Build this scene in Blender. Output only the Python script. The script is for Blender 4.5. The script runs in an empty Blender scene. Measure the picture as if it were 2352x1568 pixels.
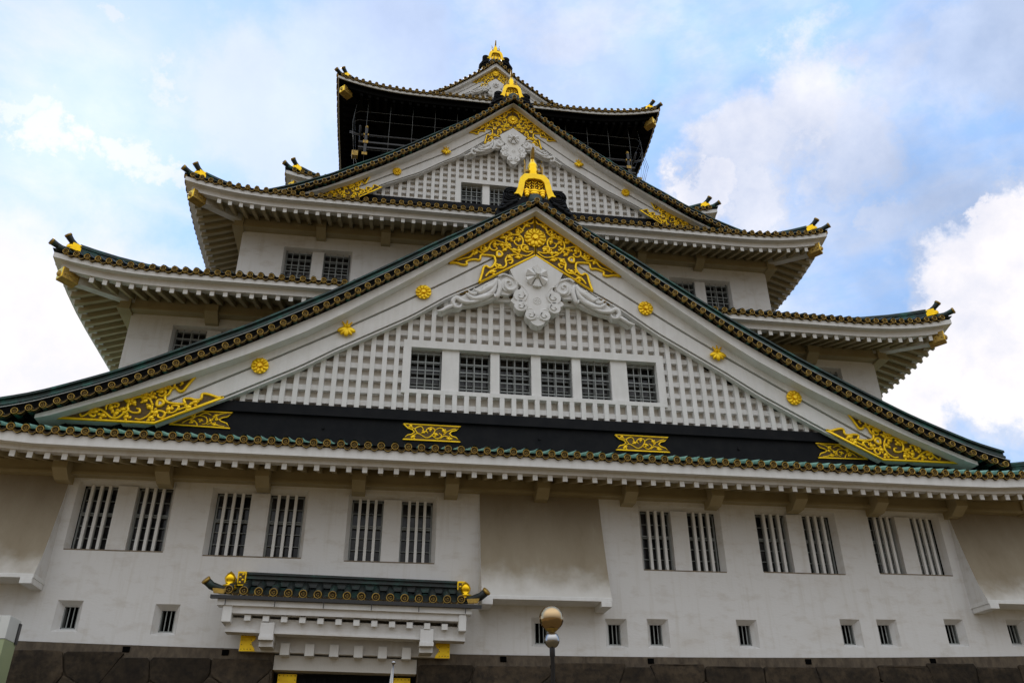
import bpy, bmesh, math, random
from mathutils import Vector, Matrix
random.seed(7)
PI = math.pi
scene = bpy.context.scene
col = scene.collection

# ------------------------------------------------------------------ camera
Fv = Vector((0.13515134, 0.86602463, 0.48138908)); Rv = Vector((0.98866167, -0.14995784, -0.00779362)); Uv = Vector((-0.0654386, -0.47698425, 0.87647237))
cam_d = bpy.data.cameras.new('camera'); cam = bpy.data.objects.new('camera', cam_d); col.objects.link(cam)
cam.matrix_world = Matrix(((Rv.x, Uv.x, -Fv.x, -5.243), (Rv.y, Uv.y, -Fv.y, -27.726), (Rv.z, Uv.z, -Fv.z, -4.178), (0, 0, 0, 1)))
cam_d.sensor_width = 36; cam_d.lens = 1926.2 / 2352 * 36; cam_d.clip_end = 3000; cam_d.clip_start = .1
scene.camera = cam

# ------------------------------------------------------------------ light
SUN_EL, SUN_AZ = math.radians(38), math.radians(-24)     # azimuth from +Y towards +X: behind and left of the keep
sd = Vector((math.sin(SUN_AZ) * math.cos(SUN_EL), math.cos(SUN_AZ) * math.cos(SUN_EL), math.sin(SUN_EL)))
sl = bpy.data.lights.new('sun', 'SUN'); sl.energy = 2.6; sl.angle = math.radians(.5); sl.color = (1, .93, .82)
so = bpy.data.objects.new('sun', sl); col.objects.link(so); so.rotation_euler = (-sd).to_track_quat('-Z', 'Y').to_euler()
w = bpy.data.worlds.new('World'); scene.world = w; w.use_nodes = True
nt = w.node_tree; N = nt.nodes; L = nt.links; N.clear()
def wn(t, **k):
    n = N.new(t)
    for a, b in k.items(): setattr(n, a, b)
    return n
out = wn('ShaderNodeOutputWorld'); bg = wn('ShaderNodeBackground'); bg.inputs[1].default_value = .1
sky = wn('ShaderNodeTexSky', sky_type='NISHITA', sun_disc=False, sun_elevation=SUN_EL, sun_rotation=SUN_AZ, air_density=1.0, dust_density=.6, ozone_density=2.0)
tc = wn('ShaderNodeTexCoord')
nz = wn('ShaderNodeTexNoise'); nz.inputs['Scale'].default_value = 5.5; nz.inputs['Detail'].default_value = 7; nz.inputs['Roughness'].default_value = .62
nz2 = wn('ShaderNodeTexNoise'); nz2.inputs['Scale'].default_value = 11; nz2.inputs['Detail'].default_value = 10; nz2.inputs['Roughness'].default_value = .65
nz3 = wn('ShaderNodeTexNoise'); nz3.inputs['Scale'].default_value = 2.2; nz3.inputs['Detail'].default_value = 5; nz3.inputs['Roughness'].default_value = .55
for n in (nz, nz2, nz3): L.new(tc.outputs['Generated'], n.inputs['Vector'])
def math_(op, a, b=None, clamp=False):
    n = wn('ShaderNodeMath', operation=op, use_clamp=clamp)
    for i, q in enumerate((a, b)):
        if q is None: continue
        if isinstance(q, (int, float)): n.inputs[i].default_value = q
        else: L.new(q, n.inputs[i])
    return n.outputs[0]
# direction jittered by noise so that cloud edges are ragged
sub = wn('ShaderNodeVectorMath', operation='SUBTRACT'); L.new(nz2.outputs['Color'], sub.inputs[0]); sub.inputs[1].default_value = (.5, .5, .5)
scl = wn('ShaderNodeVectorMath', operation='SCALE'); L.new(sub.outputs[0], scl.inputs[0]); scl.inputs['Scale'].default_value = .17
jit = wn('ShaderNodeVectorMath', operation='ADD'); L.new(tc.outputs['Generated'], jit.inputs[0]); L.new(scl.outputs[0], jit.inputs[1])
CL = [(0.525, 0.765, 0.36, 0.06, 1), (-0.33, 0.727, 0.602, 0.016, .6), (-0.262, 0.762, 0.592, 0.014, .5), (-0.372, 0.69, 0.62, 0.016, .5), (0.545, 0.74, 0.375, 0.07, 1), (0.60, 0.64, 0.46, 0.09, 1), (0.614, 0.615, 0.494, 0.078, 1), (0.58, 0.675, 0.455, 0.067, 1), (0.624, 0.669, 0.403, 0.104, 1), (0.568, 0.719, 0.399, 0.062, 1), (0.585, 0.612, 0.532, 0.031, 1), (0.55, 0.717, 0.428, 0.042, 0.9), (0.421, 0.616, 0.666, 0.067, 0.8), (0.366, 0.671, 0.645, 0.067, 0.8), (0.336, 0.71, 0.618, 0.047, 0.9), (0.468, 0.626, 0.624, 0.067, 0.7), (0.485, 0.595, 0.641, 0.047, 0.5), (0.397, 0.707, 0.585, 0.062, 0.8), (0.555, 0.517, 0.652, 0.078, 0.5), (-0.384, 0.702, 0.6, 0.018, .6), (-0.359, 0.713, 0.602, 0.020, 0.6), (-0.298, 0.737, 0.607, 0.02, 0.6), (-0.277, 0.754, 0.595, 0.018, 0.6), (-0.397, 0.679, 0.618, 0.02, 0.5), (-0.323, 0.643, 0.694, 0.016, 0.5), (-0.253, 0.692, 0.676, 0.031, 0.6), (-0.361, 0.847, 0.39, 0.19, 1), (-0.165, 0.721, 0.673, 0.1, 0.5), (-0.05, 0.689, 0.723, 0.12, 0.45), (-0.402, 0.799, 0.447, 0.1, 0.5), (0.52, 0.649, 0.554, 0.031, 0.6), (0.178, 0.637, 0.75, 0.1, 0.35), (-0.066, 0.801, 0.595, 0.12, 0.4)]
acc = None
for (x, y, z, r, s) in CL:
    d = wn('ShaderNodeVectorMath', operation='DISTANCE'); L.new(jit.outputs[0], d.inputs[0]); d.inputs[1].default_value = (x, y, z)
    m = wn('ShaderNodeMapRange', interpolation_type='SMOOTHSTEP'); L.new(d.outputs['Value'], m.inputs[0])
    m.inputs[1].default_value = r * 1.25; m.inputs[2].default_value = r * .55; m.inputs[3].default_value = 0; m.inputs[4].default_value = s
    acc = m.outputs[0] if acc is None else math_('MAXIMUM', acc, m.outputs[0])
# thin veil over everything, denser where the large noise is high
veil = wn('ShaderNodeMapRange'); L.new(nz3.outputs['Fac'], veil.inputs[0]); veil.inputs[1].default_value = .36; veil.inputs[2].default_value = .66; veil.inputs[3].default_value = .55; veil.inputs[4].default_value = .95
fine = wn('ShaderNodeMapRange'); L.new(nz.outputs['Fac'], fine.inputs[0]); fine.inputs[1].default_value = .3; fine.inputs[2].default_value = .7; fine.inputs[3].default_value = -.16; fine.inputs[4].default_value = .16
cov = math_('ADD', math_('MAXIMUM', acc, veil.outputs[0]), fine.outputs[0], True)
# unseen sky behind the viewer: dark horizon, bright zenith, shaped to light the facade
sep = wn('ShaderNodeSeparateXYZ'); L.new(tc.outputs['Generated'], sep.inputs[0])
back = wn('ShaderNodeMapRange'); L.new(sep.outputs['Y'], back.inputs[0]); back.inputs[1].default_value = .3; back.inputs[2].default_value = -.2; back.inputs[3].default_value = 0; back.inputs[4].default_value = 1.0
cov = math_('ADD', cov, back.outputs[0], True)
ccol = wn('ShaderNodeMix', data_type='RGBA'); 
mps = wn('ShaderNodeMapping'); mps.inputs['Rotation'].default_value = (0, .6, .3); mps.inputs['Scale'].default_value = (1, 1, 2.6); L.new(tc.outputs['Generated'], mps.inputs[0])
nz4 = wn('ShaderNodeTexNoise'); nz4.inputs['Scale'].default_value = 4.5; nz4.inputs['Detail'].default_value = 9; nz4.inputs['Roughness'].default_value = .6; L.new(mps.outputs[0], nz4.inputs['Vector'])
stk = wn('ShaderNodeMapRange', interpolation_type='SMOOTHSTEP'); L.new(nz4.outputs['Fac'], stk.inputs[0]); stk.inputs[1].default_value = .42; stk.inputs[2].default_value = .72; stk.inputs[4].default_value = .62
L.new(math_('MAXIMUM', acc, stk.outputs[0]), ccol.inputs[0]); ccol.inputs[6].default_value = (3.8, 6.0, 10.0, 1); 
cw = wn('ShaderNodeMix', data_type='RGBA'); cwm = wn('ShaderNodeMapRange'); L.new(nz.outputs['Fac'], cwm.inputs[0]); cwm.inputs[1].default_value = .38; cwm.inputs[2].default_value = .62; L.new(cwm.outputs[0], cw.inputs[0])
cw.inputs[6].default_value = (7.3, 7.3, 8.0, 1); cw.inputs[7].default_value = (9.1, 8.6, 8.35, 1); L.new(cw.outputs[2], ccol.inputs[7])
mix = wn('ShaderNodeMix', data_type='RGBA'); L.new(cov, mix.inputs[0]); L.new(sky.outputs[0], mix.inputs[6])
bh = wn('ShaderNodeMapRange'); L.new(sep.outputs['Z'], bh.inputs[0]); bh.inputs[1].default_value = .05; bh.inputs[2].default_value = .75
bgrad = wn('ShaderNodeMix', data_type='RGBA'); L.new(bh.outputs[0], bgrad.inputs[0]); bgrad.inputs[6].default_value = (2.8, 2.8, 2.8, 1); bgrad.inputs[7].default_value = (10.8, 11.2, 11.9, 1)
bcol = wn('ShaderNodeMix', data_type='RGBA'); L.new(back.outputs[0], bcol.inputs[0]); L.new(ccol.outputs[2], bcol.inputs[6]); L.new(bgrad.outputs[2], bcol.inputs[7]); L.new(bcol.outputs[2], mix.inputs[7])
L.new(mix.outputs[2], bg.inputs[0]); L.new(bg.outputs[0], out.inputs[0])
vs = scene.view_settings; vs.view_transform = 'Standard'; vs.look = 'None'; vs.gamma = 1; vs.exposure = 0.33; vs.use_curve_mapping = False

# ------------------------------------------------------------------ materials
def mat(name, c, rough=.7, metal=0.0, c2=None, scale=2.0, amt=.5, bump=0.0, bscale=30, spec=.5, stretch=(1, 1, 1), lo=.4, hi=.65, c3=None, s3=9, detail=6, island=0, streak=None):
    m = bpy.data.materials.new(name); m.use_nodes = True; t = m.node_tree; b = t.nodes['Principled BSDF']
    b.inputs['Roughness'].default_value = rough; b.inputs['Metallic'].default_value = metal; b.inputs['Specular IOR Level'].default_value = spec
    b.inputs['Base Color'].default_value = (*c, 1)
    co = t.nodes.new('ShaderNodeTexCoord'); mp = t.nodes.new('ShaderNodeMapping'); mp.inputs['Scale'].default_value = stretch
    t.links.new(co.outputs['Object'], mp.inputs[0]); cur = None
    def lay(cur, cc, sc, am):
        n = t.nodes.new('ShaderNodeTexNoise'); n.inputs['Scale'].default_value = sc; n.inputs['Detail'].default_value = detail; n.inputs['Roughness'].default_value = .6
        t.links.new(mp.outputs[0], n.inputs['Vector'])
        r = t.nodes.new('ShaderNodeMapRange'); r.inputs[1].default_value = lo; r.inputs[2].default_value = hi; r.inputs[4].default_value = am
        t.links.new(n.outputs['Fac'], r.inputs[0])
        x = t.nodes.new('ShaderNodeMix'); x.data_type = 'RGBA'; t.links.new(r.outputs[0], x.inputs[0])
        if cur is None: x.inputs[6].default_value = (*c, 1)
        else: t.links.new(cur, x.inputs[6])
        x.inputs[7].default_value = (*cc, 1); return x.outputs[2]
    if streak:
        mp0 = mp; mp = t.nodes.new('ShaderNodeMapping'); mp.inputs['Scale'].default_value = (5, 5, .35); t.links.new(co.outputs['Object'], mp.inputs[0])
        cur = lay(cur, streak, 1.0, .35); mp = mp0
    if c2: cur = lay(cur, c2, scale, amt)
    if c3: cur = lay(cur, c3, s3, amt)
    if island:
        g = t.nodes.new('ShaderNodeNewGeometry'); r = t.nodes.new('ShaderNodeMapRange'); t.links.new(g.outputs['Random Per Island'], r.inputs[0]); r.inputs[3].default_value = 1 - island; r.inputs[4].default_value = 1 + island
        h = t.nodes.new('ShaderNodeHueSaturation')
        if cur: t.links.new(cur, h.inputs['Color'])
        else: h.inputs['Color'].default_value = (*c, 1)
        t.links.new(r.outputs[0], h.inputs['Value']); cur = h.outputs[0]
    if cur: t.links.new(cur, b.inputs['Base Color'])
    if bump:
        n = t.nodes.new('ShaderNodeTexNoise'); n.inputs['Scale'].default_value = bscale; n.inputs['Detail'].default_value = 5; t.links.new(mp.outputs[0], n.inputs['Vector'])
        bm_ = t.nodes.new('ShaderNodeBump'); bm_.inputs['Strength'].default_value = bump; bm_.inputs['Distance'].default_value = .02; t.links.new(n.outputs['Fac'], bm_.inputs['Height']); t.links.new(bm_.outputs[0], b.inputs['Normal'])
    return m
PLA = mat('white_plaster', (.74, .735, .725), .75, c2=(.62, .585, .53), scale=.55, amt=.55, c3=(.5, .45, .38), s3=2.2, bump=.25, bscale=14, spec=.25, stretch=(.6, 1, 1.3), lo=.52, hi=.78, streak=(.50, .46, .38))
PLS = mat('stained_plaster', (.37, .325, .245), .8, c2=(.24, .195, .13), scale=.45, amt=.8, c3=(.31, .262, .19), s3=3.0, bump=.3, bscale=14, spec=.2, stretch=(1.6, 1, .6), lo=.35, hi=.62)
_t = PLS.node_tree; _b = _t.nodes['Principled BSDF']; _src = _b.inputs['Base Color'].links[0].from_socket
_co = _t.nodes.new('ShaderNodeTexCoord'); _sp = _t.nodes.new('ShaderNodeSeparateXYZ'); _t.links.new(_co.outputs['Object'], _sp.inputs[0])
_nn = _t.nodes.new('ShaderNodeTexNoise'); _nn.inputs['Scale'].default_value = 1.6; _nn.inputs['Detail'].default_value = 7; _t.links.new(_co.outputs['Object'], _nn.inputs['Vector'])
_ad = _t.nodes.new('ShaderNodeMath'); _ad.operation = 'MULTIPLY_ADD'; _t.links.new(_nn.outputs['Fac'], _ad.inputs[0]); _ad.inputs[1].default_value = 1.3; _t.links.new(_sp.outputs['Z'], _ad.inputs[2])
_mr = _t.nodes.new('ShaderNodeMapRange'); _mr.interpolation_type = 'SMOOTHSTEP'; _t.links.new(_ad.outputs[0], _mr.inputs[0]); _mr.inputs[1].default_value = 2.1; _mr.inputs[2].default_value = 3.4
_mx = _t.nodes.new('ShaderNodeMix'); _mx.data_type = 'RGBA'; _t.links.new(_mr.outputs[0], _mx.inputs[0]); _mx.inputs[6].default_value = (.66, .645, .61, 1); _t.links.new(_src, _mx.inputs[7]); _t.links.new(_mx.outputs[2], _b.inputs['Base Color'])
WHT = mat('white_painted_trim', (.80, .80, .79), .6, c2=(.66, .66, .64), scale=1.3, amt=.5, spec=.3, streak=(.62, .61, .57))
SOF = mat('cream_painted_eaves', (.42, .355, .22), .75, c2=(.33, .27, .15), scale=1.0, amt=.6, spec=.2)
LBK = mat('cream_lattice_back', (.66, .62, .56), .8, c2=(.55, .49, .41), scale=1.8, amt=.6, spec=.2)
GLD = mat('gold_leaf', (1.0, .66, .01), .28, .5, c2=(.82, .45, .01), scale=4, amt=.55, spec=.5, bump=.35, bscale=12)
GLS = mat('bright_gold', (1.0, .62, .012), .22, .8, c2=(.7, .38, .01), scale=4, amt=.4)
OGD = mat('aged_gilt', (.46, .29, .05), .42, .5, c2=(.16, .10, .03), scale=9, amt=.7)
BRN = mat('dark_bronze_relief', (.085, .048, .009), .6, .1, c2=(.16, .095, .012), scale=11, amt=.8, lo=.45, hi=.7)
TDK = mat('dark_tile_face', (.022, .014, .006), .7, 0, c2=(.08, .05, .012), scale=16, amt=.6, spec=.2)
BLK = mat('black_lacquer', (.006, .007, .009), .6, spec=.12, c2=(.016, .016, .017), scale=2, amt=.5)
NBK = mat('matt_black_timber', (.004, .004, .004), .85, spec=.05)
DTL = mat('dark_copper_tile', (.020, .026, .025), .5, .15, c2=(.02, .09, .07), scale=2.6, amt=.8, c3=(.01, .014, .015), s3=8, lo=.5, hi=.72)
GTL = mat('green_patina_tile', (.20, .42, .33), .55, .1, c2=(.05, .16, .13), scale=2.2, amt=.8, c3=(.33, .52, .43), s3=7, lo=.42, hi=.66, stretch=(1, .4, 1))
RDG = mat('ridge_patina', (.016, .035, .031), .5, .15, c2=(.02, .17, .13), scale=1.6, amt=.85, c3=(.012, .02, .02), s3=6, lo=.47, hi=.72)
FRM = mat('grey_window_metal', (.30, .32, .31), .5, .1, spec=.4)
FRD = mat('dark_grey_window_metal', (.16, .17, .165), .5, .1, spec=.4)
GLA = mat('window_glass', (.010, .011, .013), .12, spec=.35, c2=(.075, .07, .07), scale=1.1, amt=.8)
DRK = mat('dark_interior', (.004, .004, .004), .9, spec=0)
STN = mat('dark_granite', (.044, .033, .022), .85, c2=(.095, .07, .045), scale=1.3, amt=.7, c3=(.014, .012, .011), s3=4.5, bump=1.0, bscale=9, spec=.2, island=.35, lo=.42, hi=.66)
MRT = mat('weathered_mortar', (.105, .085, .065), .9, c2=(.06, .047, .036), scale=2.2, amt=.8, c3=(.15, .12, .085), s3=6, bump=.6, bscale=16, spec=.1, stretch=(1, 1, .5))
GRV = mat('brown_gravel', (.15, .105, .05), .9, c2=(.11, .08, .04), scale=1.5, amt=.6, bump=.4, bscale=60, spec=.1)
CHR = mat('mirror_globe', (.50, .35, .19), .04, 1.0)
SIL = mat('stained_sill', (.24, .19, .13), .8, c2=(.12, .09, .06), scale=3, amt=.7)
BST = mat('brushed_steel', (.42, .41, .40), .22, 1.0)
RLG = mat('grey_railing', (.05, .05, .052), .5, spec=.4)
PBK = mat('black_paint', (.02, .02, .022), .35, spec=.5)
PNW = mat('pale_panel', (.68, .70, .68), .5, spec=.4, c2=(.6, .62, .6), scale=1.2, amt=.5)
PNG = mat('green_panel', (.36, .42, .24), .5, spec=.4, c2=(.28, .34, .2), scale=1.2, amt=.5)
CLT = mat('white_cloth', (.68, .68, .67), .85, spec=.1)
WIR = mat('steel_wire', (.13, .13, .12), .45, .4)

# ------------------------------------------------------------------ mesh helper
class M:
    def __init__(s): s.v = []; s.f = []; s.m = []; s.s = []
    def add(s, vs, fs, mi=0, sm=False):
        o = len(s.v); s.v += [tuple(p) for p in vs]
        for f in fs: s.f.append([o + i for i in f]); s.m.append(mi); s.s.append(sm)
    def hexa(s, p, mi=0): s.add(p, [(0, 3, 2, 1), (4, 5, 6, 7), (0, 1, 5, 4), (1, 2, 6, 5), (2, 3, 7, 6), (3, 0, 4, 7)], mi)
    def box(s, x0, x1, y0, y1, z0, z1, mi=0):
        x0, x1 = min(x0, x1), max(x0, x1); y0, y1 = min(y0, y1), max(y0, y1); z0, z1 = min(z0, z1), max(z0, z1)
        s.hexa([(x0, y0, z0), (x1, y0, z0), (x1, y1, z0), (x0, y1, z0), (x0, y0, z1), (x1, y0, z1), (x1, y1, z1), (x0, y1, z1)], mi)
    def prism(s, poly, y0, y1, mi=0):                      # polygon in x,z pushed along y
        n = len(poly); s.add([(x, y0, z) for x, z in poly] + [(x, y1, z) for x, z in poly],
              [tuple(range(n)), tuple(range(2 * n - 1, n - 1, -1))] + [(i, (i + 1) % n, n + (i + 1) % n, n + i) for i in range(n)], mi)
    def band(s, a, b, y0, y1, mi=0):                       # strip between two equally long x,z curves, pushed along y
        n = len(a)
        for i in range(n - 1):
            p = [(a[i][0], y0, a[i][1]), (a[i + 1][0], y0, a[i + 1][1]), (b[i + 1][0], y0, b[i + 1][1]), (b[i][0], y0, b[i][1])]
            q = [(x, y1, z) for x, _, z in p]
            s.add(p + q, [(0, 1, 2, 3), (7, 6, 5, 4), (0, 1, 5, 4), (3, 2, 6, 7)] + ([(0, 3, 7, 4)] if i == 0 else []) + ([(1, 2, 6, 5)] if i == n - 2 else []), mi)
    def tube(s, path, r, n=6, mi=0, cap=True, flat=None, sm=True):
        P = [Vector(p) for p in path]; R = r if isinstance(r, (list, tuple)) else [r] * len(P); o = []
        ref = None
        for i, p in enumerate(P):
            t = (P[min(i + 1, len(P) - 1)] - P[max(i - 1, 0)]).normalized()
            a = Vector((0, 1, 0)) if flat else Vector((0, 0, 1))
            if abs(t.dot(a)) > .97: a = Vector((1, 0, 0))
            u = t.cross(a).normalized(); v = u.cross(t).normalized()
            if flat: v = v * flat
            for k in range(n):
                g = 2 * PI * k / n; o.append(p + (u * math.cos(g) + v * math.sin(g)) * R[i])
        fs = [(i * n + k, i * n + (k + 1) % n, (i + 1) * n + (k + 1) % n, (i + 1) * n + k) for i in range(len(P) - 1) for k in range(n)]
        if cap: fs += [tuple(range(n - 1, -1, -1)), tuple((len(P) - 1) * n + k for k in range(n))]
        s.add(o, fs, mi, sm)
    def cyl(s, x, z, y0, y1, r, n=12, mi=0, mf=None):      # cylinder along y
        o = [(x + r * math.cos(2 * PI * k / n), y, z + r * math.sin(2 * PI * k / n)) for y in (y0, y1) for k in range(n)]
        s.add(o, [(k, (k + 1) % n, n + (k + 1) % n, n + k) for k in range(n)], mi, True)
        s.add(o[:n], [tuple(range(n))], mi if mf is None else mf); s.add(o[n:], [tuple(range(n - 1, -1, -1))], mi)
    def ell(s, c, r, mi=0, nu=10, nv=6, rot=0):            # ellipsoid, turned by rot in the x,z plane
        o = []; cr, sr = math.cos(rot), math.sin(rot)
        for j in range(nv + 1):
            a = PI * j / nv
            for i in range(nu):
                g = 2 * PI * i / nu; x = r[0] * math.sin(a) * math.cos(g); y = -r[1] * math.cos(a); z = r[2] * math.sin(a) * math.sin(g)
                o.append((c[0] + x * cr - z * sr, c[1] + y, c[2] + x * sr + z * cr))
        s.add(o, [(j * nu + i, j * nu + (i + 1) % nu, (j + 1) * nu + (i + 1) % nu, (j + 1) * nu + i) for j in range(nv) for i in range(nu)], mi, True)
    def lathe(s, prof, c, n=24, mi=0):                     # profile (r,z) round z
        o = [(c[0] + r * math.cos(2 * PI * k / n), c[1] + r * math.sin(2 * PI * k / n), c[2] + z) for r, z in prof for k in range(n)]
        s.add(o, [(i * n + k, i * n + (k + 1) % n, (i + 1) * n + (k + 1) % n, (i + 1) * n + k) for i in range(len(prof) - 1) for k in range(n)], mi, True)
    def build(s, name, mats, parent=None, label=None, bevel=0, kind=None):
        me = bpy.data.meshes.new(name); me.from_pydata(s.v, [], s.f); me.polygons.foreach_set('material_index', s.m); me.polygons.foreach_set('use_smooth', s.s)
        for m_ in (mats if isinstance(mats, (list, tuple)) else [mats]): me.materials.append(m_)
        b = bmesh.new(); b.from_mesh(me); bmesh.ops.remove_doubles(b, verts=b.verts, dist=1e-5); bmesh.ops.dissolve_degenerate(b, dist=1e-5, edges=b.edges); bmesh.ops.recalc_face_normals(b, faces=b.faces); b.to_mesh(me); b.free()
        o = bpy.data.objects.new(name, me); col.objects.link(o)
        if parent: o.parent = parent
        if label: o['label'] = label
        if kind: o['kind'] = kind
        if bevel:
            q = o.modifiers.new('bevel', 'BEVEL'); q.width = bevel; q.segments = 2; q.limit_method = 'ANGLE'; q.angle_limit = .7
        return o
def empty(name, parent=None, label=None, cat=None, loc=(0, 0, 0)):
    o = bpy.data.objects.new(name, None); col.objects.link(o); o.location = loc; o.empty_display_size = .3
    if parent: o.parent = parent
    if label: o['label'] = label
    if cat: o['category'] = cat
    return o
def tag(o, label, cat, group=None):
    o['label'] = label; o['category'] = cat
    if group: o['group'] = group
    return o
def lerp(T, x):
    for (a, b), (c, d) in zip(T, T[1:]):
        if x <= c: return b + (d - b) * (x - a) / (c - a)
    (a, b), (c, d) = T[-2:]; return b + (d - b) * (x - a) / (c - a)
def smooth(T, n=40):
    # Catmull-Rom through a table, sampled densely
    P = [T[0]] + list(T) + [T[-1]]; o = []
    for i in range(1, len(P) - 2):
        for k in range(n):
            t = k / n; p0, p1, p2, p3 = P[i - 1:i + 3]
            o.append(tuple(.5 * (2 * p1[j] + (p2[j] - p0[j]) * t + (2 * p0[j] - 5 * p1[j] + 4 * p2[j] - p3[j]) * t * t + (3 * p1[j] - p0[j] - 3 * p2[j] + p3[j]) * t ** 3) for j in range(len(p1))))
    o.append(tuple(T[-1])); return o
def along(path, pitch, start=0.0):
    o = []; d = start; acc = 0
    for a, b in zip(path, path[1:]):
        l = math.hypot(b[0] - a[0], b[1] - a[1])
        while d <= acc + l and l > 0:
            t = (d - acc) / l; o.append((a[0] + (b[0] - a[0]) * t, a[1] + (b[1] - a[1]) * t)); d += pitch
        acc += l
    return o

keep = empty('castle_keep', label='white five-tiered castle keep with green copper roofs, gold fittings and huge front gables', cat='castle')

# ------------------------------------------------------------------ walls with openings
def wall(m, x0, x1, z0, z1, y, holes, mi=0, base=None):
    """holes: (xa,xb,za,zb, ia,ib,ja,jb, depth): outer rectangle on the wall face, inner one set back"""
    xs = sorted({x0, x1} | {h[0] for h in holes} | {h[1] for h in holes} | ({x0 + (x1 - x0) * i / 24 for i in range(25)} if base else set()))
    zs = sorted({z0, z1} | {h[2] for h in holes} | {h[3] for h in holes})
    zz = lambda x, z: base(x) if (base and z == z0) else z
    for a, b in zip(xs, xs[1:]):
        if b - a < 1e-6: continue
        for c, d in zip(zs, zs[1:]):
            cx, cz = (a + b) / 2, (c + d) / 2
            if any(h[0] < cx < h[1] and h[2] < cz < h[3] for h in holes): continue
            m.add([(a, y, zz(a, c)), (b, y, zz(b, c)), (b, y, d), (a, y, d)], [(0, 1, 2, 3)], mi)
    for (xa, xb, za, zb, ia, ib, ja, jb, dp) in holes:
        A = [(xa, y, za), (xb, y, za), (xb, y, zb), (xa, y, zb)]; B = [(ia, y + dp, ja), (ib, y + dp, ja), (ib, y + dp, jb), (ia, y + dp, jb)]
        m.add(A + B, [(0, 1, 5, 4), (1, 2, 6, 5), (2, 3, 7, 6), (3, 0, 4, 7)], mi)

def bow(x): return -.09 + .2 * (x / 16) ** 2
C_Y = 20.0                                                 # the keep's middle, front to back

# tier one
m = M(); H = []
bigw = [(-13.6, 3.0), (-9.38, 3.1), (-5.03, 2.97), (5.03, 3.0), (9.38, 3.08), (13.63, 2.85)]
bigs = []
for cx, ww in bigw:
    b = .16 * (cx / 15) ** 2; za, zb = 2.72 + b, 4.96 + b; xa, xb = cx - ww / 2, cx + ww / 2
    H.append((xa, xb, za, zb, xa + .13, xb - .13, za + .02, zb - .13, .28)); bigs.append((xa + .13, xb - .13, za + .02, zb - .13))
smw = [(-14.5, .08), (-11.67, .03), (-.0, -.12), (2.45, -.12), (3.87, -.1), (6.97, -.06), (10.71, .03), (12.07, .05), (14.61, .11), (17.0, .15)]
sms = []
for cx, b in smw:
    h = (cx - .37, cx + .37, .30 + b, 1.21 + b, cx - .21, cx + .21, .42 + b, 1.06 + b, .26); H.append(h); sms.append(h[4:8])
wall(m, -18.4, 18.4, -.3, 6.0, 0, H, base=bow)
m.add([(-18.4, 0, -.2), (-18.4, 40, -.2), (-18.4, 40, 6), (-18.4, 0, 6)], [(0, 1, 2, 3)]); m.add([(18.4, 0, -.2), (18.4, 40, -.2), (18.4, 40, 6), (18.4, 0, 6)], [(0, 1, 2, 3)])
m.add([(-18.4, 40, -.2), (18.4, 40, -.2), (18.4, 40, 6), (-18.4, 40, 6)], [(0, 1, 2, 3)])
m.add([(-18.4, .9, -.2), (18.4, .9, -.2), (18.4, .9, 6), (-18.4, .9, 6)], [(0, 1, 2, 3)], 1)
m.build('wall', [PLA, DRK], keep, 'lowest storey white plaster wall with splayed window openings')

def big_window(x0, x1, z0, z1):
    r = empty('window', keep); mid = (x0 + x1) / 2; pw = .3
    m = M(); m.box(mid - pw, mid + pw, .1, .5, z0, z1); m.build('pillar', PLA, r)
    m = M(); m.hexa([(x0 - .11, -.012, z0 - .055), (x1 + .11, -.012, z0 - .055), (x1 + .02, .27, z0 - .05), (x0 - .02, .27, z0 - .05), (x0 - .11, -.012, z0 - .022), (x1 + .11, -.012, z0 - .022), (x1 - .002, .27, z0 + .004), (x0 + .002, .27, z0 + .004)]); m.build('sill', SIL, r)
    for a, b in ((x0, mid - pw), (mid + pw, x1)):
        g = M(); g.box(a, b, .47, .5, z0, z1); g.build('pane', GLA, r)
        f = M(); W = b - a
        f.box(a, a + .05, .36, .46, z0, z1); f.box(b - .05, b, .36, .46, z0, z1); f.box(a, b, .36, .46, z0, z0 + .07); f.box(a, b, .36, .46, z1 - .05, z1)
        zt = z0 + (z1 - z0) * .57; f.box(a + .05, b - .05, .35, .46, zt - .05, zt - .012); f.box(a + .05, b - .05, .35, .46, zt + .012, zt + .05)
        for t in (.2, .39, .79): f.box(a + .05, b - .05, .40, .45, z0 + (z1 - z0) * t - .012, z0 + (z1 - z0) * t + .012)
        for t in (.25, .5, .75): f.box(a + W * t - .014, a + W * t + .014, .405, .455, z0 + .07, z1 - .05)
        f.build('frame', FRM, r)
        for k in range(3):
            c = a + W * (.25 + .25 * k); q = M(); q.box(c - .046, c + .046, .16, .27, z0 - .005, z1 + .01); q.build('bar', WHT, r)
    return r
for q in bigs: big_window(*q)
for i, (a, b, c, d) in enumerate(sms):
    r = empty('small_window', keep)
    g = M(); g.box(a - .02, b + .02, .52, .55, c - .02, d + .02); g.build('pane', DRK, r)
    f = M(); f.box(a, a + .025, .27, .5, c, d); f.box(b - .025, b, .27, .5, c, d); f.box(a, b, .27, .34, c, c + .035); f.box(a, b, .262, .3, c - .04, c - .012)
    for t in (.36, .68):
        x = a + (b - a) * t; f.box(x - .013, x + .013, .28, .31, c, d)
    f.build('frame', FRM, r)
# a lamp hanging indoors behind a window
m = M(); m.cyl(-4.12, 4.05, .75, .85, .09, 12); m.build('ceiling_lamp', CLT, keep, 'white lamp shade glimpsed inside a ground floor window')

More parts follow.
